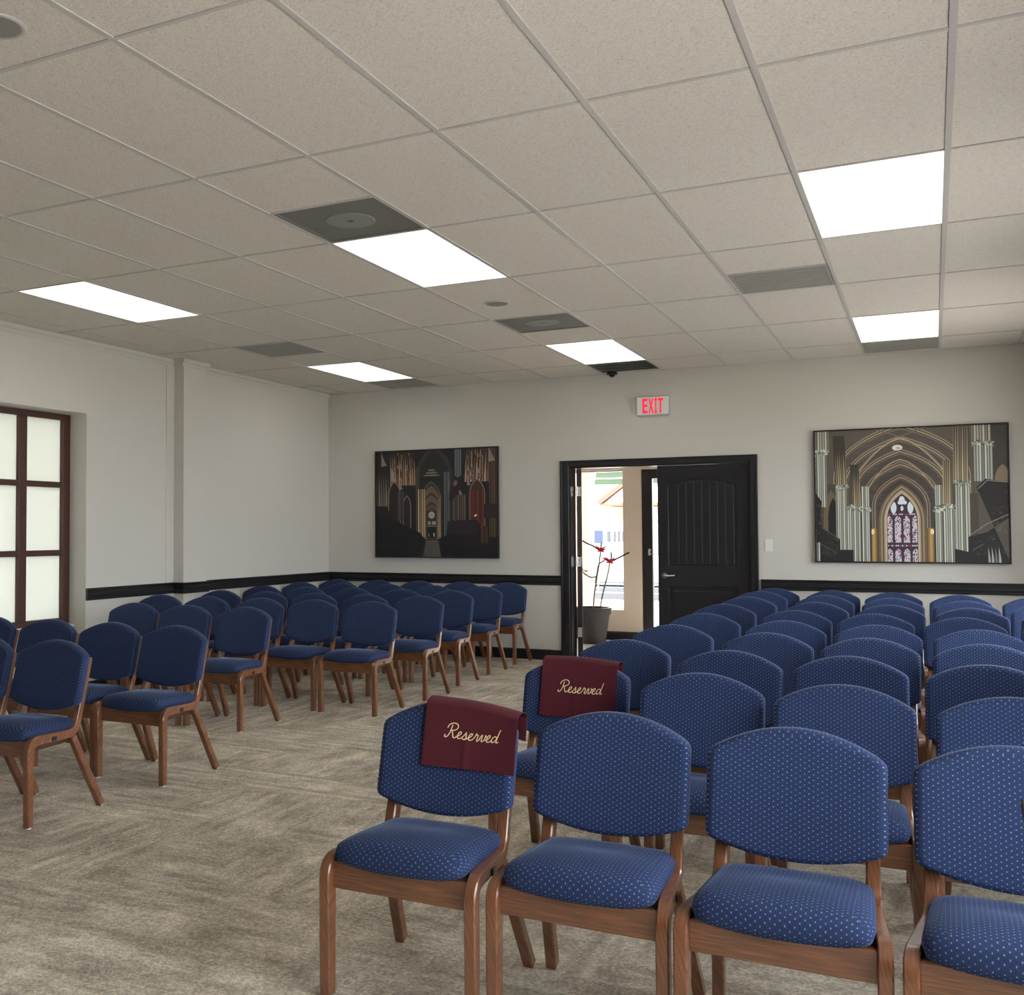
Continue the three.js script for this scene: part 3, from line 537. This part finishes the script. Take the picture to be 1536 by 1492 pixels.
  strokePath(c, [[X(160), Y(785)], [X(285), Y(865)]], 5, '#5b5a57'); strokePath(c, [[X(150), Y(900)], [X(265), Y(960)]], 4, '#54524f'); strokePath(c, [[X(1168), Y(850)], [X(1290), Y(765)], [X(1435), Y(700)]], 5, '#8d8b86'); strokePath(c, [[X(1200), Y(935)], [X(1340), Y(860)]], 4, '#6c6a67'); strokePath(c, [[X(1240), Y(530)], [X(1300), Y(475)], [X(1430), Y(490)]], 6, '#85837d');
  shaftCluster(c, X(1295), X(1385), Y(870), h, [196, 200, 190], [40, 38, 36], 0, 4, -22); shaftCluster(c, X(118), X(145), Y(890), h, [220, 224, 214], [60, 58, 55], 0, 2);
  for (let k = 0; k < 9000; k++) { const g = rnd() * 255; c.fillStyle = rgb(g, g, g, 0.05); c.fillRect(rnd() * w, rnd() * h, 2, 3); }
});
const paintNave = canvasTexture(1024, 830, (c, w, h) => {
  const X = (u) => (u - 158) / 1180 * 1024, Y = (v) => (v - 165) / 1025 * 830;
  c.fillStyle = '#1d1b1c'; c.fillRect(0, 0, w, h);
  shaftCluster(c, X(300), X(560), 0, Y(500), [188, 152, 120], [44, 34, 30], 0, 12, -18); shaftCluster(c, X(1030), X(1345), 0, Y(480), [192, 158, 128], [46, 36, 32], 0, 12, 20);
  shaftCluster(c, X(158), X(300), 0, Y(700), [140, 128, 116], [34, 31, 30], 0, 6, -30); shaftCluster(c, X(1260), X(1345), Y(150), Y(1000), [108, 84, 66], [28, 22, 22], 0, 4);
  for (const [u, v, s] of [[240, 250, 1], [340, 400, 1], [410, 500, 0.7], [1170, 380, 1], [1290, 230, 1.1], [1000, 580, 0.7], [1075, 480, 0.6]]) { c.fillStyle = rgb(158, 146, 142, 0.85); c.beginPath(); c.moveTo(X(u - 28 * s), Y(v - 90 * s)); c.quadraticCurveTo(X(u - 6 * s), Y(v), X(u + 30 * s), Y(v + 50 * s)); c.lineTo(X(u - 30 * s), Y(v + 60 * s)); c.fill(); }
  for (let k = 0; k < 70; k++) { const l = rnd() < 0.5, u = l ? 330 + rnd() * 220 : 1040 + rnd() * 160, v = 175 + rnd() * 250; c.fillStyle = rnd() < 0.5 ? rgb(36, 24, 24, 0.8) : rgb(190, 160, 130, 0.6); c.fillRect(X(u), Y(v), 4 + rnd() * 6, 18 + rnd() * 40); }
  for (const [u, ww, ys, ya, col] of [[345, 52, 600, 460, '#2a2022'], [470, 32, 700, 600, '#2b2224'], [985, 42, 720, 610, '#3a2524'], [1150, 62, 600, 455, '#4b2a28']]) { gothic(c, X(u), h, ww, Y(ys), Y(ya)); c.fillStyle = col; c.fill(); c.strokeStyle = '#8b7c74'; c.lineWidth = 7; c.stroke(); }
  shaftCluster(c, X(1080), X(1215), Y(560), Y(900), [120, 58, 48], [40, 22, 24], 0, 6); shaftCluster(c, X(375), X(440), Y(560), Y(840), [92, 84, 80], [26, 22, 24], 0, 4); shaftCluster(c, X(920), X(1045), Y(600), Y(840), [110, 96, 90], [28, 22, 24], 0, 6);
  gothic(c, X(738), h, X(920) - X(738), Y(420), Y(120)); c.fillStyle = '#222324'; c.fill();
  for (const [q, col] of [[6, '#3a342f'], [22, '#4a3d33'], [40, '#2c2c2c']]) { gothic(c, X(738), h * 2, X(920) - X(738) - q, Y(430), Y(125 + q)); c.strokeStyle = col; c.lineWidth = 8; c.stroke(); }
  shaftCluster(c, X(560), X(590), Y(330), h * 0.85, [96, 86, 74], [26, 25, 26], 0, 3); shaftCluster(c, X(835), X(900), Y(380), h * 0.85, [104, 112, 114], [30, 32, 34], 0, 5);
  for (const y of [350, 375, 400]) { c.fillStyle = '#76785f'; const e = (400 - y) * 0.9; c.beginPath(); c.ellipse(X(714), Y(y + 8), X(714 + 82 - e) - X(714), 7, 0, 0, 6.3); c.fill(); }
  c.fillStyle = '#1c1d1f'; c.fillRect(X(600), Y(425), X(820) - X(600), 30);
  for (let k = 0; k < 6; k++) { const ww = (X(800) - X(705)) * (1 - k * 0.1); gothic(c, X(710), Y(1015), ww, Y(640 + k * 20), Y(470 + k * 46)); c.fillStyle = ['#3a332d', '#6a5444', '#4a3b30', '#6e5644', '#4a3a2f', '#5d4939'][k]; c.fill(); c.strokeStyle = '#86705a'; c.lineWidth = 4; c.stroke(); }
  shaftCluster(c, X(578), X(655), Y(540), Y(1000), [196, 172, 136], [58, 46, 38], 0, 4, -6); shaftCluster(c, X(765), X(805), Y(600), Y(1000), [188, 164, 130], [58, 46, 38], 0, 3, 6);
  c.fillStyle = '#3c342d'; c.fillRect(X(662), Y(745), X(762) - X(662), Y(1010) - Y(745));
  c.fillStyle = '#aeb4ae'; c.beginPath(); c.arc(X(713), Y(790), 27, 0, 6.3); c.fill(); for (let k = 0; k < 8; k++) { c.strokeStyle = '#70746f'; c.lineWidth = 2; c.beginPath(); c.moveTo(X(713), Y(790)); c.lineTo(X(713) + 26 * Math.cos(k * 0.785), Y(790) + 26 * Math.sin(k * 0.785)); c.stroke(); }
  for (const u of [683, 697, 722, 737, 747]) { c.fillStyle = '#c5c2b8'; c.fillRect(X(u) - 3, Y(850), 7, 26); } c.fillStyle = '#8a857a'; c.fillRect(X(665), Y(893), 76, 6);
  c.fillStyle = '#17161a'; c.fillRect(X(670), Y(905), 74, Y(1015) - Y(905)); c.fillStyle = '#b7b5ae'; c.fillRect(X(683), Y(965), 5, 26); c.fillRect(X(730), Y(962), 12, 28);
  for (const [u, v1] of [[945, 420], [962, 440], [978, 440], [995, 420], [880, 560]]) { const g = c.createLinearGradient(X(u) - 6, 0, X(u) + 7, 0); g.addColorStop(0, '#2a2d30'); g.addColorStop(0.5, '#8d99a3'); g.addColorStop(1, '#2a2d30'); c.fillStyle = g; c.fillRect(X(u) - 6, u < 900 ? Y(460) : 0, 12, Y(v1) - (u < 900 ? Y(460) : 0)); }
  c.fillStyle = '#2d1a22'; c.beginPath(); c.moveTo(X(880), Y(640)); c.lineTo(X(930), Y(440)); c.lineTo(X(1010), Y(425)); c.lineTo(X(1005), Y(530)); c.lineTo(X(905), Y(670)); c.fill(); c.fillStyle = '#7d5960'; c.beginPath(); c.ellipse(X(945), Y(490), 16, 24, 0.4, 0, 6.3); c.fill();
  c.fillStyle = '#17161a'; c.beginPath(); c.moveTo(0, Y(850)); c.lineTo(X(290), Y(740)); c.lineTo(X(330), Y(830)); c.lineTo(X(600), Y(960)); c.lineTo(X(650), Y(1030)); c.lineTo(X(610), h); c.lineTo(0, h); c.fill();
  c.beginPath(); c.moveTo(w, Y(1040)); c.lineTo(X(1230), Y(1010)); c.lineTo(X(1150), Y(840)); c.lineTo(X(870), Y(850)); c.lineTo(X(860), Y(980)); c.lineTo(X(780), Y(1025)); c.lineTo(X(815), h); c.lineTo(w, h); c.fill();
  c.fillStyle = '#231d26'; c.fillRect(X(870), Y(850), X(1150) - X(870), 100); c.fillStyle = '#30262c'; c.fillRect(X(1215), Y(690), X(1345) - X(1215), 110);
  for (let k = 0; k < 22; k++) { c.fillStyle = rgb(60, 52, 56, 0.6); c.fillRect(X(875 + k * 13), Y(850), 3, 110); }
  c.fillStyle = '#565350'; c.beginPath(); c.moveTo(X(655), Y(1030)); c.lineTo(X(775), Y(1030)); c.lineTo(X(805), h); c.lineTo(X(630), h); c.fill(); for (let k = 0; k < 40; k++) { c.fillStyle = rgb(110, 106, 100, 0.25); c.fillRect(X(650 + rnd() * 130), Y(1035 + rnd() * 140), 6 + rnd() * 12, 4 + rnd() * 14); }
  c.fillStyle = '#8a3a33'; c.fillRect(X(1180), Y(900), 40, 10); c.fillStyle = '#f2e2b0'; c.beginPath(); c.ellipse(X(1135), Y(798), 13, 8, -0.6, 0, 6.3); c.fill();
  shaftCluster(c, X(1185), X(1250), Y(900), Y(1060), [96, 60, 48], [26, 20, 22], 0, 3);
  for (let k = 0; k < 8000; k++) { const g = rnd() * 200; c.fillStyle = rgb(g, g, g, 0.05); c.fillRect(rnd() * w, rnd() * h, 2, 3); }
});
function print(name, label, x0, x1, y0, y1, tex) {
  const t = thing(name, label, 'picture', [(x0 + x1) / 2, y0, ZB]), w = x1 - x0, h = y1 - y0, d = 0.045;
  const bar = (a, b, c, e) => rbox(a, b, c, e, 0.004, d, 0.002);
  mesh('frame', merge([bar(-w / 2, w / 2, 0, 0.012), bar(-w / 2, w / 2, h - 0.012, h), bar(-w / 2, -w / 2 + 0.012, 0.012, h - 0.012), bar(w / 2 - 0.012, w / 2, 0.012, h - 0.012), box(-w / 2 + 0.012, w / 2 - 0.012, 0.012, h - 0.012, 0.0, d - 0.014)]), M.black, t);
  const p = mesh('print', new THREE.PlaneGeometry(w - 0.024, h - 0.024).translate(0, h / 2, d - 0.012), std(0xffffff, 0.5, { map: tex }), t); void p;
}
print('wall_picture', 'dark framed photograph of a dim church nave with a distant round window', -5.62, -4.12, 1.06, 2.27, paintNave);
print('wall_picture', 'framed photograph of a vaulted church with a stained-glass window', -0.966, 0.606, 1.054, 2.284, paintVault);

// ---------------------------------------------------------------- chairs
function cushion(nx, ny, nz, p, place) {               // rounded superquadric cushion, metric uv by face
  const g = new THREE.BoxGeometry(2, 2, 2, nx, ny, nz), P = g.attributes.position, N = g.attributes.normal, uv = g.attributes.uv, v = new THREE.Vector3();
  const e = (a) => Math.sign(a) * (1 - Math.pow(1 - Math.min(1, Math.abs(a)), 1.55));
  const { plan, edge, flat, thick } = p, [i0, i1, i2] = flat;           // flat: [plan axis, plan axis, thickness axis]
  for (let i = 0; i < P.count; i++) {
    const c = [e(P.getX(i)), e(P.getY(i)), e(P.getZ(i))];
    const R = Math.pow(Math.abs(c[i0]) ** plan + Math.abs(c[i1]) ** plan, 1 / plan), l = Math.pow(R ** edge + Math.abs(c[i2]) ** edge, 1 / edge);
    place(c[0] / l, c[1] / l, c[2] / l, v); P.setXYZ(i, v.x, v.y, v.z);
    const ax = Math.abs(N.getX(i)), ay = Math.abs(N.getY(i)), q = [v.x, v.y, v.z];
    q[i2] = [ax, ay, Math.abs(N.getZ(i))][i2] > 0.5 ? q[i2] : c[i2] * thick;
    if (ay > 0.5) uv.setXY(i, q[0], q[2]); else if (ax > 0.5) uv.setXY(i, q[2] + 0.0055, q[1]); else uv.setXY(i, q[0], q[1]);
  }
  return smooth(g);
}
const BACK_Z = (y) => -0.345 - 0.25 * (y - 0.42) + 0.034;
const BACK_TOP = (s) => 0.742 + 0.07 * (1 - s * s), BACK_BOT = (s) => 0.52 - 0.046 * (1 - s * s);
const backGeo = cushion(26, 18, 5, { plan: 22, edge: 7, flat: [0, 1, 2], thick: 0.042 }, (a, b, c, v) => {
  const s = a, y0 = BACK_BOT(s), y1 = BACK_TOP(s), y = y0 + (y1 - y0) * (b + 1) / 2, bulge = 0.006 * (1 - s * s) * (1 - b * b);
  v.set(a * 0.226, y, BACK_Z(y) + c * 0.03 + 0.016 * s * s + (c > 0 ? bulge : 0));
});
const seatGeo = cushion(24, 6, 22, { plan: 9, edge: 3.2, flat: [0, 2, 1], thick: 0.05 }, (a, b, c, v) => {
  const z = -0.172 + c * 0.192, taper = 0.212 - 0.02 * (1 - c) / 2, bow = 0.014 * (1 - a * a) * Math.max(0, c);
  const dome = 0.014 * (1 - a * a) * (1 - 0.6 * c * c), dip = 0.011 * Math.exp(-(((c + 0.35) / 0.4) ** 2)) * Math.exp(-((a / 0.6) ** 2));
  v.set(a * taper, 0.421 + b * 0.037 + (b > 0 ? dome - dip : -0.012 * (1 - a * a) * Math.max(0, c)) - 0.012 * Math.max(0, c) ** 4 + 0.006 * c, z + bow);
});
function fillet(points, r) {                           // polyline with rounded corners, sampled
  const out = [];
  points.forEach((p, i) => {
    if (!i || i === points.length - 1) { out.push(p); return; }
    const a = points[i - 1], b = points[i + 1], da = Math.hypot(a[0] - p[0], a[1] - p[1]), db = Math.hypot(b[0] - p[0], b[1] - p[1]);
    const A = [p[0] + (a[0] - p[0]) / da * r[i], p[1] + (a[1] - p[1]) / da * r[i]], B = [p[0] + (b[0] - p[0]) / db * r[i], p[1] + (b[1] - p[1]) / db * r[i]];
    for (let k = 0; k <= 8; k++) { const t = k / 8, u = 1 - t; out.push([u * u * A[0] + 2 * u * t * p[0] + t * t * B[0], u * u * A[1] + 2 * u * t * p[1] + t * t * B[1]]); }
  });
  return out;
}
const FW = 0.034;
function strip(points, half) {                         // bent flat bar in the (z, y) plane, FW wide along x
  const n = points.length, L = [], R = []; let len = 0, tot = 0;
  for (let i = 1; i < n; i++) tot += Math.hypot(points[i][0] - points[i - 1][0], points[i][1] - points[i - 1][1]);
  points.forEach((p, i) => {
    const a = points[Math.max(0, i - 1)], b = points[Math.min(n - 1, i + 1)], dx = b[0] - a[0], dy = b[1] - a[1], l = Math.hypot(dx, dy);
    if (i) len += Math.hypot(p[0] - a[0], p[1] - a[1]);
    const h = half(len / tot); L.push([p[0] - dy / l * h, p[1] + dx / l * h]); R.push([p[0] + dy / l * h, p[1] - dx / l * h]);
  });
  const s = new THREE.Shape([...L, ...R.reverse()].map((p) => new THREE.Vector2(...p)));
  const g = new THREE.ExtrudeGeometry(s, { depth: FW - 0.008, bevelEnabled: true, bevelThickness: 0.004, bevelSize: 0.004, bevelOffset: -0.004, bevelSegments: 1 });
  return g.translate(0, 0, -(FW - 0.008) / 2).rotateY(-Math.PI / 2);
}
const shear = (g, fn) => { const p = g.attributes.position; for (let i = 0; i < p.count; i++) p.setX(i, p.getX(i) + fn(p.getY(i), p.getZ(i))); const n = toCreasedNormals(g, 0.55), q = n.attributes.position, uv = n.attributes.uv; for (let i = 0; i < q.count; i++) uv.setXY(i, q.getX(i) + 0.3 * (q.getZ(i) + q.getY(i)), q.getY(i) - q.getZ(i)); return n; };
const INSET = (z) => 0.039 * Math.min(1.12, Math.max(0, -z / 0.34));
const frameLine = fillet([[0, 0.006], [0, 0.392], [-0.328, 0.381], [-0.428, 0.732]], [0, 0.055, 0.06, 0]);
const sideFrameGeo = [-1, 1].map((s) => shear(strip(frameLine, (t) => 0.0185 + 0.003 * Math.sin(Math.PI * Math.min(1, t * 1.4)) - 0.006 * Math.max(0, t - 0.75) * 4), (y, z) => s * (0.228 - INSET(z))));
const rearLegGeo = [-1, 1].map((s) => shear(strip([[-0.306, 0.368], [-0.39, 0.185], [-0.474, 0.006]], () => 0.018), (y, z) => s * (0.191 + 0.032 * (1 - y / 0.368))));
const grainX = (g) => { const q = g.attributes.position, uv = g.attributes.uv; for (let i = 0; i < q.count; i++) uv.setXY(i, q.getY(i) + q.getZ(i), q.getX(i)); return g; };
const railGeo = {
  front: grainX(rbox(-0.212, 0.212, 0.312, 0.39, -0.024, -0.006, 0.004)), rear: grainX(rbox(-0.178, 0.178, 0.33, 0.378, -0.318, -0.3, 0.004)),
  side: [-1, 1].map((s) => shear(rbox(-0.008, 0.008, 0.338, 0.384, -0.3, -0.02, 0.003).toNonIndexed(), (y, z) => s * (0.203 - INSET(z)))),
};
const seatBaseGeo = new THREE.ExtrudeGeometry(new THREE.Shape([[-0.205, 0.008], [0.205, 0.008], [0.176, 0.31], [-0.176, 0.31]].map((p) => new THREE.Vector2(...p))), { depth: 0.014, bevelEnabled: false }).rotateX(-Math.PI / 2).translate(0, 0.378, 0);
const plateGeo = [-1, 1].map((s) => shear(box(-0.004, 0.004, 0.372, 0.392, -0.172, -0.142).toNonIndexed(), (y, z) => s * (0.2445 - INSET(z))));
const glideGeo = new THREE.CylinderGeometry(0.011, 0.013, 0.007, 10).translate(0, 0.0035, 0);
function makeChair() {
  const c = new THREE.Group();
  mesh('seat', seatGeo, M.fabric, c); mesh('backrest', backGeo, M.fabric, c);
  for (const k of [0, 1]) {
    const s = k ? 1 : -1;
    const f = mesh('side_frame', sideFrameGeo[k], M.wood, c); mesh('connector_plate', plateGeo[k], M.plate, f);
    const r = mesh('rear_leg', rearLegGeo[k], M.wood, c);
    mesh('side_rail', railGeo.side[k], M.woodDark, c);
    mesh('foot_glide', glideGeo, M.glide, f).position.set(s * 0.228, 0, 0);
    mesh('foot_glide', glideGeo, M.glide, r).position.set(s * 0.223, 0, -0.474);
  }
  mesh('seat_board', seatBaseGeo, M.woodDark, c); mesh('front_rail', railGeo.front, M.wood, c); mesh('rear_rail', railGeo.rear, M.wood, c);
  return c;
}
const proto = makeChair();
function placeChair(x, z, turn, label, group) {
  const o = proto.clone(); o.name = numbered('banquet_chair'); o.position.set(x, 0, z); o.rotation.y = turn;
  o.userData = { label, category: 'chair', group }; scene.add(o); return o;
}
const ORD = ['row at the back wall', ...['second', 'third', 'fourth', 'fifth', 'sixth', 'seventh', 'eighth', 'ninth'].map((w) => w + ' row from back wall')];
const SEAT = ['aisle seat', 'second from aisle', 'third from aisle', 'fourth from aisle', 'fifth from aisle'];
// block on the window side: [first centre x, front feet z, seats, pitch]
const leftRows = [[-3.9, -3.52, 3, 0.5], [-3.87, -4.43, 5, 0.5], [-4.385, -5.86, 3, 0.515], [-3.84, -6.77, 5, 0.52], [-3.815, -7.58, 5, 0.515], [-3.9, -8.43, 5, 0.52], [-3.93, -9.22, 5, 0.52], [-3.97, -10.02, 5, 0.515]];
leftRows.forEach(([x, z, n, pitch], r) => {
  for (let k = 0; k < n; k++) placeChair(x - k * pitch + (k ? (rnd() - 0.5) * 0.008 : 0), z + (k ? (rnd() - 0.5) * 0.03 : 0), (rnd() - 0.5) * 0.02, `blue padded chair, ${SEAT[k]}, ${ORD[7 - r]}, frosted window side`, 'chairs on the frosted-window side of the aisle');
});
// block on the switch side: back positions read row by row
const rx = [[-1.352, -1.33, -1.355, -1.318, -1.322, -1.36, -1.335, -1.355, -1.315], [-0.842, -0.778, -0.815, -0.778, -0.778, -0.818, -0.778, -0.798, -0.8], [-0.338, -0.28, -0.32, -0.285, -0.28, -0.33, -0.275, -0.285, -0.305], [0.17, 0.225, 0.19, 0.215, 0.222, 0.172, 0.235, 0.222, 0.2], [0.68, 0.73, 0.7, 0.722, 0.73, 0.685, 0.742, 0.73, 0.715]];
const rz = [[-3.075, -4.33, -5.2, -6.14, -7.08, -8.03, -9.0, -9.87, -10.44], [-3.1, -4.1, -4.93, -5.87, -6.7, -7.6, -8.53, -9.48, -10.27], [-3.08, -4.01, -4.93, -5.8, -6.62, -7.5, -8.43, -9.31, -10.14], [-3.06, -3.95, -4.85, -5.72, -6.54, -7.4, -8.33, -9.16, -9.95], [-3.05, -3.9, -4.8, -5.66, -6.46, -7.32, -8.26, -9.06, -9.84]];
for (let r = 0; r < 9; r++) for (let k = 0; k < 5; k++) placeChair(rx[k][r], rz[k][r] + 0.41, (rnd() - 0.5) * 0.02, `blue padded chair, ${SEAT[k]}, ${ORD[8 - r]}, light switch side`, 'chairs on the light-switch side of the aisle');

// ---------------------------------------------------------------- reserved cloths
const reservedTex = canvasTexture(1024, 1024, (c) => {
  c.fillStyle = '#4d0d1c'; c.fillRect(0, 0, 1024, 1024);
  for (let k = 0; k < 26000; k++) { const d = rnd(); c.fillStyle = rgb(110 * d, 20 * d, 40 * d, 0.12); c.fillRect(rnd() * 1024, rnd() * 1024, 2, 5); }
  const word = (col, lw, ox, oy) => {
    c.save(); c.translate(235 + ox, 520 + oy); c.transform(1, 0, -0.16, 1, 0, 0); c.scale(75, -118); c.strokeStyle = col; c.lineWidth = lw; c.lineCap = c.lineJoin = 'round';
    let x = 0; const P = (f) => { c.save(); c.translate(x, 0); c.beginPath(); f(); c.stroke(); c.restore(); };
    P(() => { c.moveTo(0.62, 1.75); c.bezierCurveTo(0.62, 1.0, 0.6, 0.3, 0.3, 0.05); c.bezierCurveTo(0.1, -0.1, -0.15, 0.1, -0.02, 0.3); c.moveTo(0.05, 1.35); c.bezierCurveTo(0.0, 2.0, 0.9, 2.35, 1.35, 1.95); c.bezierCurveTo(1.75, 1.5, 1.3, 1.0, 0.66, 1.02); c.bezierCurveTo(1.0, 0.95, 1.05, 0.1, 1.35, 0.02); c.bezierCurveTo(1.5, 0.0, 1.62, 0.15, 1.7, 0.3); }); x += 1.62;
    const e = () => P(() => { c.moveTo(0, 0.25); c.bezierCurveTo(0.5, 0.45, 0.75, 0.95, 0.45, 1.02); c.bezierCurveTo(0.15, 1.05, 0.05, 0.1, 0.42, 0.02); c.bezierCurveTo(0.65, 0, 0.78, 0.15, 0.88, 0.3); });
    e(); x += 0.84;
    P(() => { c.moveTo(0, 0.25); c.bezierCurveTo(0.2, 0.45, 0.4, 0.8, 0.45, 1.05); c.bezierCurveTo(0.5, 0.7, 0.8, 0.3, 0.5, 0.05); c.bezierCurveTo(0.35, -0.03, 0.2, 0.02, 0.12, 0.14); c.moveTo(0.5, 0.04); c.bezierCurveTo(0.65, 0.05, 0.75, 0.15, 0.82, 0.28); }); x += 0.8;
    e(); x += 0.84;
    P(() => { c.moveTo(0, 0.25); c.bezierCurveTo(0.15, 0.4, 0.28, 0.85, 0.3, 1.1); c.bezierCurveTo(0.32, 0.85, 0.55, 0.92, 0.62, 0.85); c.bezierCurveTo(0.62, 0.5, 0.5, 0.1, 0.68, 0.02); c.bezierCurveTo(0.8, 0.02, 0.88, 0.15, 0.95, 0.32); }); x += 0.9;
    P(() => { c.moveTo(0, 0.3); c.bezierCurveTo(0.12, 0.7, 0.2, 1.05, 0.28, 0.95); c.bezierCurveTo(0.38, 0.7, 0.25, 0.1, 0.45, 0.02); c.bezierCurveTo(0.75, 0.1, 0.85, 0.6, 0.75, 0.98); c.bezierCurveTo(0.72, 0.75, 0.85, 0.72, 1.0, 0.8); }); x += 0.88;
    e(); x += 0.84;
    P(() => { c.moveTo(0.72, 0.75); c.bezierCurveTo(0.5, 1.2, 0.0, 0.75, 0.1, 0.25); c.bezierCurveTo(0.2, -0.15, 0.6, 0.1, 0.75, 0.65); c.moveTo(0.92, 1.95); c.bezierCurveTo(0.85, 1.2, 0.75, 0.5, 0.8, 0.15); c.bezierCurveTo(0.85, 0.0, 1.0, 0.05, 1.1, 0.2); });
    c.restore();
  };
  word('#2a0710', 0.24, 2, 4); word('#b98d5a', 0.19, 0, 0); word('#efd9b0', 0.11, 0, -1);
});
const clothM = std(0xffffff, 0.9, { map: reservedTex }); clothM.side = THREE.DoubleSide;
function reservedCloth(cx, cz, x0, x1, yb, yTopL, yTopR, label) {
  const nu = 40, nv = 64, pos = [], uv = [], idx = [], THK = 0.0022;
  const at = (u, v, off) => {
    const x = x0 + (x1 - x0) * u, yt = yTopL + (yTopR - yTopL) * u + 0.006 * Math.sin(Math.PI * u), front = yt - yb + 0.006 * Math.sin(u * 9), over = 0.082, backL = 0.05, s = v * (front + over + backL);
    const wave = 0.0035 * Math.sin(u * 5.2 + 0.6) + 0.004 * Math.exp(-(((u - 0.46) / 0.03) ** 2)), zf = (y) => BACK_Z(y) + 0.0415 + 0.016 * (((x) / 0.222) ** 2 < 1.3 ? (x / 0.222) ** 2 : 1.3);
    let y, z, ny, nz;
    if (s < front - 0.02) { y = yb + s - 0.004 * Math.sin(u * 9) * 0; z = zf(y) + wave * (1 - s / front) + 0.002; ny = 0.2; nz = 1; }
    else if (s < front + over - 0.02) { const a = (s - front + 0.02) / over, t = a * Math.PI; const zc = zf(yt - 0.02) - 0.041; z = zc + 0.043 * Math.cos(t); y = yt - 0.02 + 0.02 * Math.sin(t); ny = Math.sin(t); nz = Math.cos(t); }
    else { y = yt - 0.02 - (s - front - over + 0.02); z = zf(yt - 0.02) - 0.084 + 0.25 * (yt - 0.02 - y); ny = -0.2; nz = -1; }
    const l = Math.hypot(ny, nz); return [x, y + ny / l * off, z + nz / l * off];
  };
  for (const off of [THK / 2, -THK / 2]) for (let j = 0; j <= nv; j++) for (let i = 0; i <= nu; i++) { pos.push(...at(i / nu, j / nv, off)); uv.push(i / nu, j / nv * 1.85); }
  const W = nu + 1, S = W * (nv + 1);
  for (let j = 0; j < nv; j++) for (let i = 0; i < nu; i++) { const a = j * W + i; idx.push(a, a + 1, a + W, a + 1, a + W + 1, a + W, S + a, S + a + W, S + a + 1, S + a + 1, S + a + W, S + a + W + 1); }
  const edge = (a, b) => idx.push(a, b, S + a, b, S + b, S + a);
  for (let j = 0; j < nv; j++) { edge(j * W, (j + 1) * W); edge((j + 1) * W + nu, j * W + nu); }
  for (let i = 0; i < nu; i++) { edge(i + 1, i); edge(nv * W + i, nv * W + i + 1); }
  const g = new THREE.BufferGeometry(); g.setAttribute('position', new THREE.Float32BufferAttribute(pos, 3)); g.setAttribute('uv', new THREE.Float32BufferAttribute(uv, 2)); g.setIndex(idx); g.computeVertexNormals();
  const m = mesh('reserved_cloth', g, clothM); m.position.set(cx, 0, cz); tag(m, label, 'cloth', 'burgundy reserved cloths');
}
reservedTex.wrapT = THREE.ClampToEdgeWrapping;
reservedCloth(rx[0][0], rz[0][0] + 0.41, -0.075, 0.238, 0.622, 0.824, 0.796, 'burgundy cloth embroidered Reserved on the ninth-row aisle chair, farthest from back wall');
reservedCloth(rx[0][1], rz[0][1] + 0.41, -0.14, 0.182, 0.58, 0.818, 0.808, 'burgundy cloth embroidered Reserved on the eighth-row aisle chair from the back wall');

// ---------------------------------------------------------------- stand by the front row
{
  const t = thing('music_stand', 'black stand with a pale sheet on its tray beside the front chairs', 'stand', [0.34, 0, -2.2]);
  const tr = mesh('tray', rbox(-0.2, 0.2, -0.012, 0.012, -0.15, 0.15, 0.004), M.plate, t); tr.position.set(0, 0.8, 0); tr.rotation.x = 0.2;
  const sh = mesh('sheet', box(-0.19, 0.16, 0.0125, 0.014, -0.13, 0.12), std(0xd8d4c8, 0.9), tr); void sh;
  mesh('lip', rbox(-0.2, 0.2, 0.01, 0.045, 0.14, 0.152, 0.003), M.plate, tr);
  mesh('pole', new THREE.CylinderGeometry(0.012, 0.012, 0.79, 12).translate(0, 0.395, 0), M.plate, t);
  mesh('base', new THREE.CylinderGeometry(0.14, 0.15, 0.02, 32).translate(0, 0.01, 0), M.plate, t);
}
renderer.render(scene, camera);
